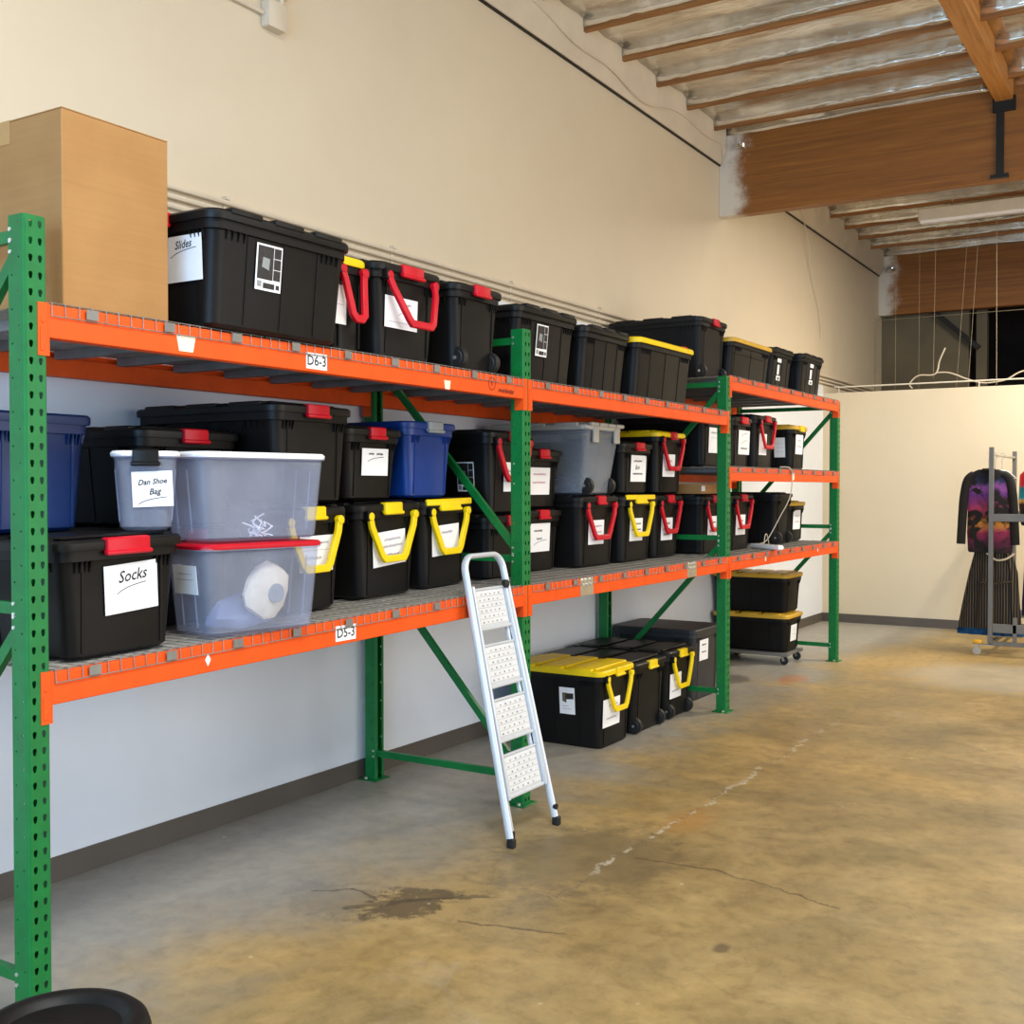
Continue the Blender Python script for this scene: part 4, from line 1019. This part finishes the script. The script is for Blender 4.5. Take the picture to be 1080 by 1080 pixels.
garment('purple_dress', 'dark purple dress hanging low behind the grey cross bar', 'dress', 1.6, 12.22, [(1.8, 0, .1), (1.72, 0, .18), (1.3, 0, .18), (.9, .0, .2), (.5, 0, .22), (.36, 0, .22)], 'purplecloth', .06, 6, .25, 4)

# ------------------------------------------------------------------ room shell
XW = -1.08; YP = 13.74; ZC = 5.35; XR = 8.0; Y0 = -5.0
def shell(name, a, b, m, label=None, cat=None):
    mb = MB(); mb.box(a, b, m); return struct(mb.build(name), label, cat)
shell('floor', (XW - .25, Y0 - .2, -.12), (XR + .2, YP + 9, 0), 'floor')
shell('wall_left', (XW - .2, Y0, 0), (XW, YP + 8.5, ZC), 'wall')
shell('wall_left_lower', (XW - .1, Y0, 0), (XW + .004, YP, 2.885), 'wallwhite')
shell('wall_back', (XW + .001, YP, 0), (5.2, YP + .14, 2.79), 'partition')
shell('baseboard_left', (XW + .004, Y0, 0), (XW + .012, YP, .105), 'base')
shell('baseboard_back', (XW + .012, YP - .012, 0), (5.2, YP, .105), 'base')
# right wall with a wide roll-up door opening, front wall with another
mb = MB()
mb.box((XR, Y0, 0), (XR + .2, 2.5, ZC), 'partition'); mb.box((XR, 8.5, 0), (XR + .2, YP + 8.5, ZC), 'partition'); mb.box((XR, 2.5, 4.2), (XR + .2, 8.5, ZC), 'partition')
struct(mb.build('wall_right'))
mb = MB()
mb.box((XW, Y0 - .2, 0), (.3, Y0, ZC), 'partition'); mb.box((5.8, Y0 - .2, 0), (XR, Y0, ZC), 'partition'); mb.box((.3, Y0 - .2, 3.9), (5.8, Y0, ZC), 'partition')
struct(mb.build('wall_front'))
# rooms behind the partition
mb = MB(); mb.box((XW, 16.6, 0), (.1, 16.72, 4.1), 'olive'); struct(mb.build('wall_rear_panel'))
mb = MB(); mb.box((XW, 20.5, 0), (XR, 20.7, ZC), 'darkwall'); struct(mb.build('wall_rear'))
mb = MB(); mb.box((5.2, YP, 0), (5.34, 20.5, ZC), 'darkwall'); struct(mb.build('rear_side_blocker'))  # unseen side wall, added to keep the rear space dark
mb = MB(); mb.box((.18, 16.7, 0), (.32, 16.84, 4.1), 'olive'); struct(mb.build('trim_3'))
mb = MB(); mb.bar((-.35, 16.5, 4.1), (.25, 16.5, 3.55), .05, .07, 'darkmetal'); struct(mb.build('trim_4'))

def jz(y): return 5.0 - .014 * (y - 8)
# ledger on the left wall
mb = MB()
for ya, yb in ((Y0, 10.29), (10.44, 16.39)):
    mb.loops([[Vector((x, yy, z)) for x, z in ((XW, jz(yy) - .235), (XW + .03, jz(yy) - .235), (XW + .075, jz(yy) - .1), (XW + .075, jz(yy) + .2), (XW, jz(yy) + .2))] for yy in (ya, yb)], 'joistpaint')
struct(mb.build('trim_1'))
mb = MB()
for ya, yb in ((Y0, 10.29), (10.44, 16.39)):
    mb.loops([[Vector((x, yy, z)) for x, z in ((XW, jz(yy) - .246), (XW + .02, jz(yy) - .246), (XW + .02, jz(yy) - .2355), (XW, jz(yy) - .2355))] for yy in (ya, yb)], 'darkmetal')
struct(mb.build('ledger_shadow'))  # dark strip modelling the shadow line under the ledger
# roof deck
mb = MB(); mb.loops([[Vector((x, yy, z)) for x, z in ((XW, jz(yy) + .19), (XR, jz(yy) + .19), (XR, jz(yy) + .25), (XW, jz(yy) + .25))] for yy in (Y0, 20.5)], 'darkwall')
ceiling = struct(mb.build('ceiling'))
# glulams
for y, zb_, ztp in ((10.3, 4.24, 5.17), (16.4, 4.08, 5.05)):
    mb = MB(); mb.box((XW, y, zb_), (XR, y + .135, ztp), 'glulam')
    struct(mb.build('glulam_beam', bevel=.006), 'brown laminated wood ceiling beam reaching the left wall' if y < 11 else 'far brown laminated beam over the partition', 'beam')
# purlin and hanger
mb = MB(); mb.box((1.39, -1.2, jz(4) - .13 - .04), (1.53, 10.3, jz(4) + .12), 'purlin'); struct(mb.build('roof_purlin', bevel=.005), 'orange-brown timber purlin running to the laminated beam', 'beam')
mb = MB(); mb.box((1.52, 10.435, jz(12) - .13), (1.66, 16.4, jz(12) + .13), 'purlin'); struct(mb.build('roof_purlin', bevel=.005), 'timber purlin beyond the laminated beam', 'beam')
mb = MB(); mb.box((1.40, 10.27, 4.27), (1.46, 10.298, 4.88), 'darkmetal'); mb.box((1.37, 10.262, 4.8), (1.55, 10.298, 4.92), 'darkmetal'); mb.box((1.36, 10.25, 4.245), (1.5, 10.298, 4.275), 'darkmetal')
tag(mb.build('beam_hanger'), 'black steel strap hanging on the laminated beam under the purlin', 'bracket', None, 'structure')
# joists and foil-faced insulation
def foil_bay(xa, xb, ya, yb, seed):
    rnd = random.Random(seed); mb = MB(); mi = mb.mi('foil')
    n = max(8, int((xb - xa) / .12)); prof = [(0, .03), (.002, .085), (.12, .1), (.5, .088), (.86, .105), (.985, .095), (.99, .06), (.995, .032)]
    ph = [rnd.uniform(0, 6) for _ in range(4)]
    grid = []
    for i in range(n + 1):
        x = xa + (xb - xa) * i / n; row = []
        for j, (f, dz) in enumerate(prof):
            w = .009 * math.sin(x * 3.1 + ph[0] + j) + .006 * math.sin(x * 9 + ph[1] - j * 1.7)
            y = ya + .02 + (yb - ya - .04) * f
            if j in (0, 7): w *= .5
            if j in (6, 7): y += rnd.uniform(-.004, 0); 
            row.append(mb.bm.verts.new((x, y, jz(y) + dz + w)))
        grid.append(row)
    for i in range(n):
        for j in range(len(prof) - 1): mb.face([grid[i][j], grid[i + 1][j], grid[i + 1][j + 1], grid[i][j + 1]], mi)
    mb.nofix = True
    o = mb.build('foil_blanket', ceiling, sharp=60, solid=.003)
ys = [7.43 + .64 * k for k in range(-13, 5)]
ys = [y for y in ys if y < 10.2] + [10.3 + .135 + .02 + .62 * k for k in range(0, 10)]
for seg in (([7.43 + .64 * k for k in range(-12, 5)], 10.3), ([10.52 + .645 * k for k in range(0, 10)], 16.4)):
    yl = [y for y in seg[0] if y < seg[1] - .12]
    for x0, x1 in ((XW + .075, 1.39 if seg[1] < 11 else 1.52), (1.53 if seg[1] < 11 else 1.66, 6.0)):
        for i, y in enumerate(yl):
            mb = MB(); mb.loops([[Vector((x, y + dy, jz(y) + dz)) for dy, dz in ((-.019, 0), (.019, 0), (.019, .185), (-.019, .185))] for x in (x0, x1)], 'joist')
            mb.build('joist', ceiling)
            ye = yl[i + 1] if i + 1 < len(yl) else seg[1] + .018
            foil_bay(x0 + .0, x1, y, ye, int(y * 100 + x0 * 10))
            # foil tab folded over the joist's face
            mb = MB(); mb.nofix = True; mi = mb.mi('foil'); rnd = random.Random(int(y * 77)); n = 40; A = []
            for k in range(n + 1):
                x = x0 + (x1 - x0) * k / n
                A.append([mb.bm.verts.new((x, y - .022 - rnd.uniform(0, .006), jz(y) + .034 + rnd.uniform(-.006, .006))), mb.bm.verts.new((x, y - .026 - rnd.uniform(0, .012), jz(y) + .07)), mb.bm.verts.new((x, y - .02, jz(y) + .11))])
            for k in range(n):
                for q in range(2): mb.face([A[k][q], A[k + 1][q], A[k + 1][q + 1], A[k][q + 1]], mi)
            mb.build('foil_tab', ceiling, sharp=60, solid=.002)
# crumpled foil at the beam ends
def crumple(p, r, seed, label):
    mb = lump(p[0], p[1], p[2], r, r * .8, r * 1.3, 'foil', seed, .5); tag(mb.build('foil_scrap'), label, 'foil', None)
crumple((-.84, 10.24, 4.84), .045, 3, 'crumpled silver foil scrap stuck above the painted beam end')
crumple((-.9, 16.3, 4.66), .06, 6, 'crumpled silver foil scrap at the far beam end')
# light fixture
t = thing('ceiling_light', 'long white fluorescent fixture under the far joists', 'light fixture', (.93, 13.6, 4.78))
mb = MB(); mb.rbox((-.86, -.06, -.07), (1.4, .06, .06), 'whitepaint', .006); mb.build('housing', t)
mb = MB(); mb.loops([[Vector((x, yy, z)) for yy, z in ((-.05, -.07), (-.04, -.1), (.04, -.1), (.05, -.07))] for x in (-.84, 1.38)], 'whitelid'); mb.build('diffuser', t)
for x in (-.5, .9):
    mb = MB(); mb.tube([(x, 0, .06), (x, 0, .14)], .006, 'steel', 6); mb.build('hanger_rod', t)

# ------------------------------------------------------------------ conduits, cables and small fittings on the wall
for k, (z, w) in enumerate(((3.005, 'topmost'), (2.962, 'middle'), (2.92, 'lowest'))):
    mb = MB(); mb.tube([(XW + .02, 1.2, z), (XW + .02, YP + 2.5, z - .005)], .0135, 'joistpaint', 8)
    o = mb.build('conduit'); tag(o, w + ' of three painted conduits running along the left wall', 'pipe', 'wall conduits')
for k in range(9):
    y = 2.6 + 1.3 * k
    mb = MB(); mb.box((XW, y - .012, 2.895), (XW + .008, y + .012, 3.035), 'joistpaint'); mb.box((XW, y - .014, 3.018), (XW + .03, y + .014, 3.034), 'joistpaint')
    tag(mb.build('pipe_strap'), 'painted strap holding the wall conduits', 'bracket', 'conduit straps')
t = thing('junction_box', 'cream electrical junction box high on the left wall', 'electrical box', (XW, 4.215, 3.99))
mb = MB(); mb.rbox((.0, -.062, -.055), (.055, .062, .075), 'joistpaint', .005); mb.build('body', t)
mb = MB(); mb.rbox((.055, -.066, -.058), (.06, .066, .078), 'joistpaint', .002); mb.build('cover', t)
mb = MB(); mb.tube([(XW + .02, 1.5, 4.0), (XW + .02, 4.15, 4.0)], .011, 'joistpaint', 8); tag(mb.build('conduit'), 'painted conduit entering the junction box from the left', 'pipe')
mb = MB(); mb.tube(spline([(XW + .03, 4.26, 4.06), (XW + .035, 4.27, 4.12), (XW + .03, 4.32, 4.18), (XW + .03, 4.36, 4.75)], 5), .013, 'joistpaint', 8); tag(mb.build('conduit'), 'painted conduit rising from the junction box', 'pipe')
P = []
for k in range(44):
    y = 4.5 + 5.65 * k / 43
    P.append((XW + .082, y, jz(y) - .13 + .05 * math.sin(y * 2.1) + .03 * math.sin(y * 5)))
P += [(XW + .06, 10.26, 4.78), (XW + .05, 10.27, 4.7)]
mb = MB(); mb.tube(P, .006, 'joistpaint', 5); tag(mb.build('cable'), 'thin painted cable sagging along the timber ledger', 'cable')
P = spline([(XW + .08, 12.5, jz(12.5) - .05), (XW + .06, 12.9, 4.5), (XW + .02, 13.2, 4.1), (XW + .02, 13.5, 3.75), (XW + .02, 13.6, 3.45)], 8)
mb = MB(); mb.tube(P, .006, 'cable', 5); tag(mb.build('cable'), 'loose white cable dangling down the left wall beyond the beam', 'cable')
# hanging wires over the partition
for x, y, r, z0, tilt, lb in ((.168, 13.95, .0035, 2.93, .02, 'thin hanging wire ending at the curly cable'), (.864, 13.95, .006, 2.82, -.015, 'thickest white wire hanging over the partition'), (.53, 14.1, .0035, 2.82, .12, 'slanting wire of a pair hanging over the partition'),
                       (.40, 14.1, .003, 2.82, .13, 'fainter slanting wire hanging over the partition'), (-.28, 14.0, .0025, 2.82, .0, 'leftmost thin wire hanging near the left wall'), (-.05, 14.2, .0025, 2.82, .0, 'thin wire hanging left of the curly cable')):
    mb = MB(); mb.tube([(x, y, z0), (x + tilt, y, jz(y) + .0)], r * .6, 'wire', 5); tag(mb.build('hanging_wire'), lb, 'wire', 'hanging wires')
mb = MB(); mb.tube([(-.95, 13.78, 2.862), (1.3, 13.78, 2.862), (3.0, 13.78, 2.862)], .009, 'whitepaint', 8); [mb.box((x, 13.775, 2.788), (x + .01, 13.785, 2.862), 'whitepaint') for x in (-.9, .7, 2.6)]; tag(mb.build('rod'), 'white rod lying along the top of the partition', 'rod')
P = spline([(.3, 13.95, 3.28), (.24, 13.95, 3.14), (.19, 13.95, 2.98), (.0, 13.95, 2.97), (-.1, 13.95, 2.88), (-.07, 13.95, 2.82)], 8)
mb = MB(); mb.tube(P, .009, 'cable', 6); tag(mb.build('curly_cable'), 'short curly white cable rising over the partition', 'cable')
P = spline([(.19, 13.965, 2.995), (.35, 13.96, 2.985), (.55, 13.96, 2.9), (.72, 13.96, 2.85), (.95, 13.96, 2.87), (1.1, 13.96, 2.95), (1.3, 13.96, 3.0)], 8)
mb = MB(); mb.tube(P, .009, 'cable', 6); tag(mb.build('drooping_cable'), 'long drooping white cable above the partition', 'cable')
mb = MB(); mb.box((-.492, 13.85, 2.789), (-.478, 13.864, 3.66), 'olive'); mb.box((-.478, 13.853, 3.645), (2.5, 13.861, 3.65), 'olive'); tag(mb.build('wire_frame'), 'thin pale frame standing on the partition near the left wall', 'frame')

# ------------------------------------------------------------------ light
def area(name, loc, rot, sx, sy, power, col):
    l = bpy.data.lights.new(name, 'AREA'); l.shape = 'RECTANGLE'; l.size = sx; l.size_y = sy; l.energy = power; l.color = col
    o = bpy.data.objects.new(name, l); C.objects.link(o); o.location = loc; o.rotation_euler = rot; return o
area('door_daylight_right', (XR + .1, 5.5, 2.1), (0, R(90), 0), 4.2, 6.0, 270, (1.0, .95, .87))
area('door_daylight_front', (3.05, Y0 - .1, 1.95), (R(90), 0, 0), 5.5, 3.9, 580, (.36, .64, 1.0))
area('skylight', (2.7, 1.4, 4.83), (0, 0, 0), 1.2, 2.4, 245, (.95, .96, .95))
area('skylight', (4.4, 7.2, 4.78), (0, 0, 0), 1.2, 2.4, 100, (1.0, .95, .86))
for i, (x, y, p) in enumerate(((4.8, .6, 40), (2.7, 11.9, 315))):
    area('ceiling_lamp', (x, y, 4.7), (0, 0, 0), .3, 2.2, p, (1.0, .90, .74))
w = bpy.data.worlds.new('World'); bpy.context.scene.world = w; w.use_nodes = True
w.node_tree.nodes['Background'].inputs[0].default_value = (.8, .85, 1.0, 1); w.node_tree.nodes['Background'].inputs[1].default_value = .5

# ------------------------------------------------------------------ camera
cam = bpy.data.cameras.new('Camera'); co = bpy.data.objects.new('Camera', cam); C.objects.link(co)
cam.sensor_width = 36; cam.lens = 1186.83 / 1080 * 36; cam.clip_end = 100
co.location = (2.979, 0, 1.6317)
co.rotation_euler = (PI / 2 - .0212, 0, .5563)
sc = bpy.context.scene; sc.camera = co
sc.view_settings.view_transform = 'Standard'; sc.view_settings.look = 'None'; sc.view_settings.gamma = 1
sc.view_settings.exposure = 0.12
try:
    sc.cycles.use_denoising = True; sc.cycles.max_bounces = 8; sc.cycles.transparent_max_bounces = 16
except Exception: pass
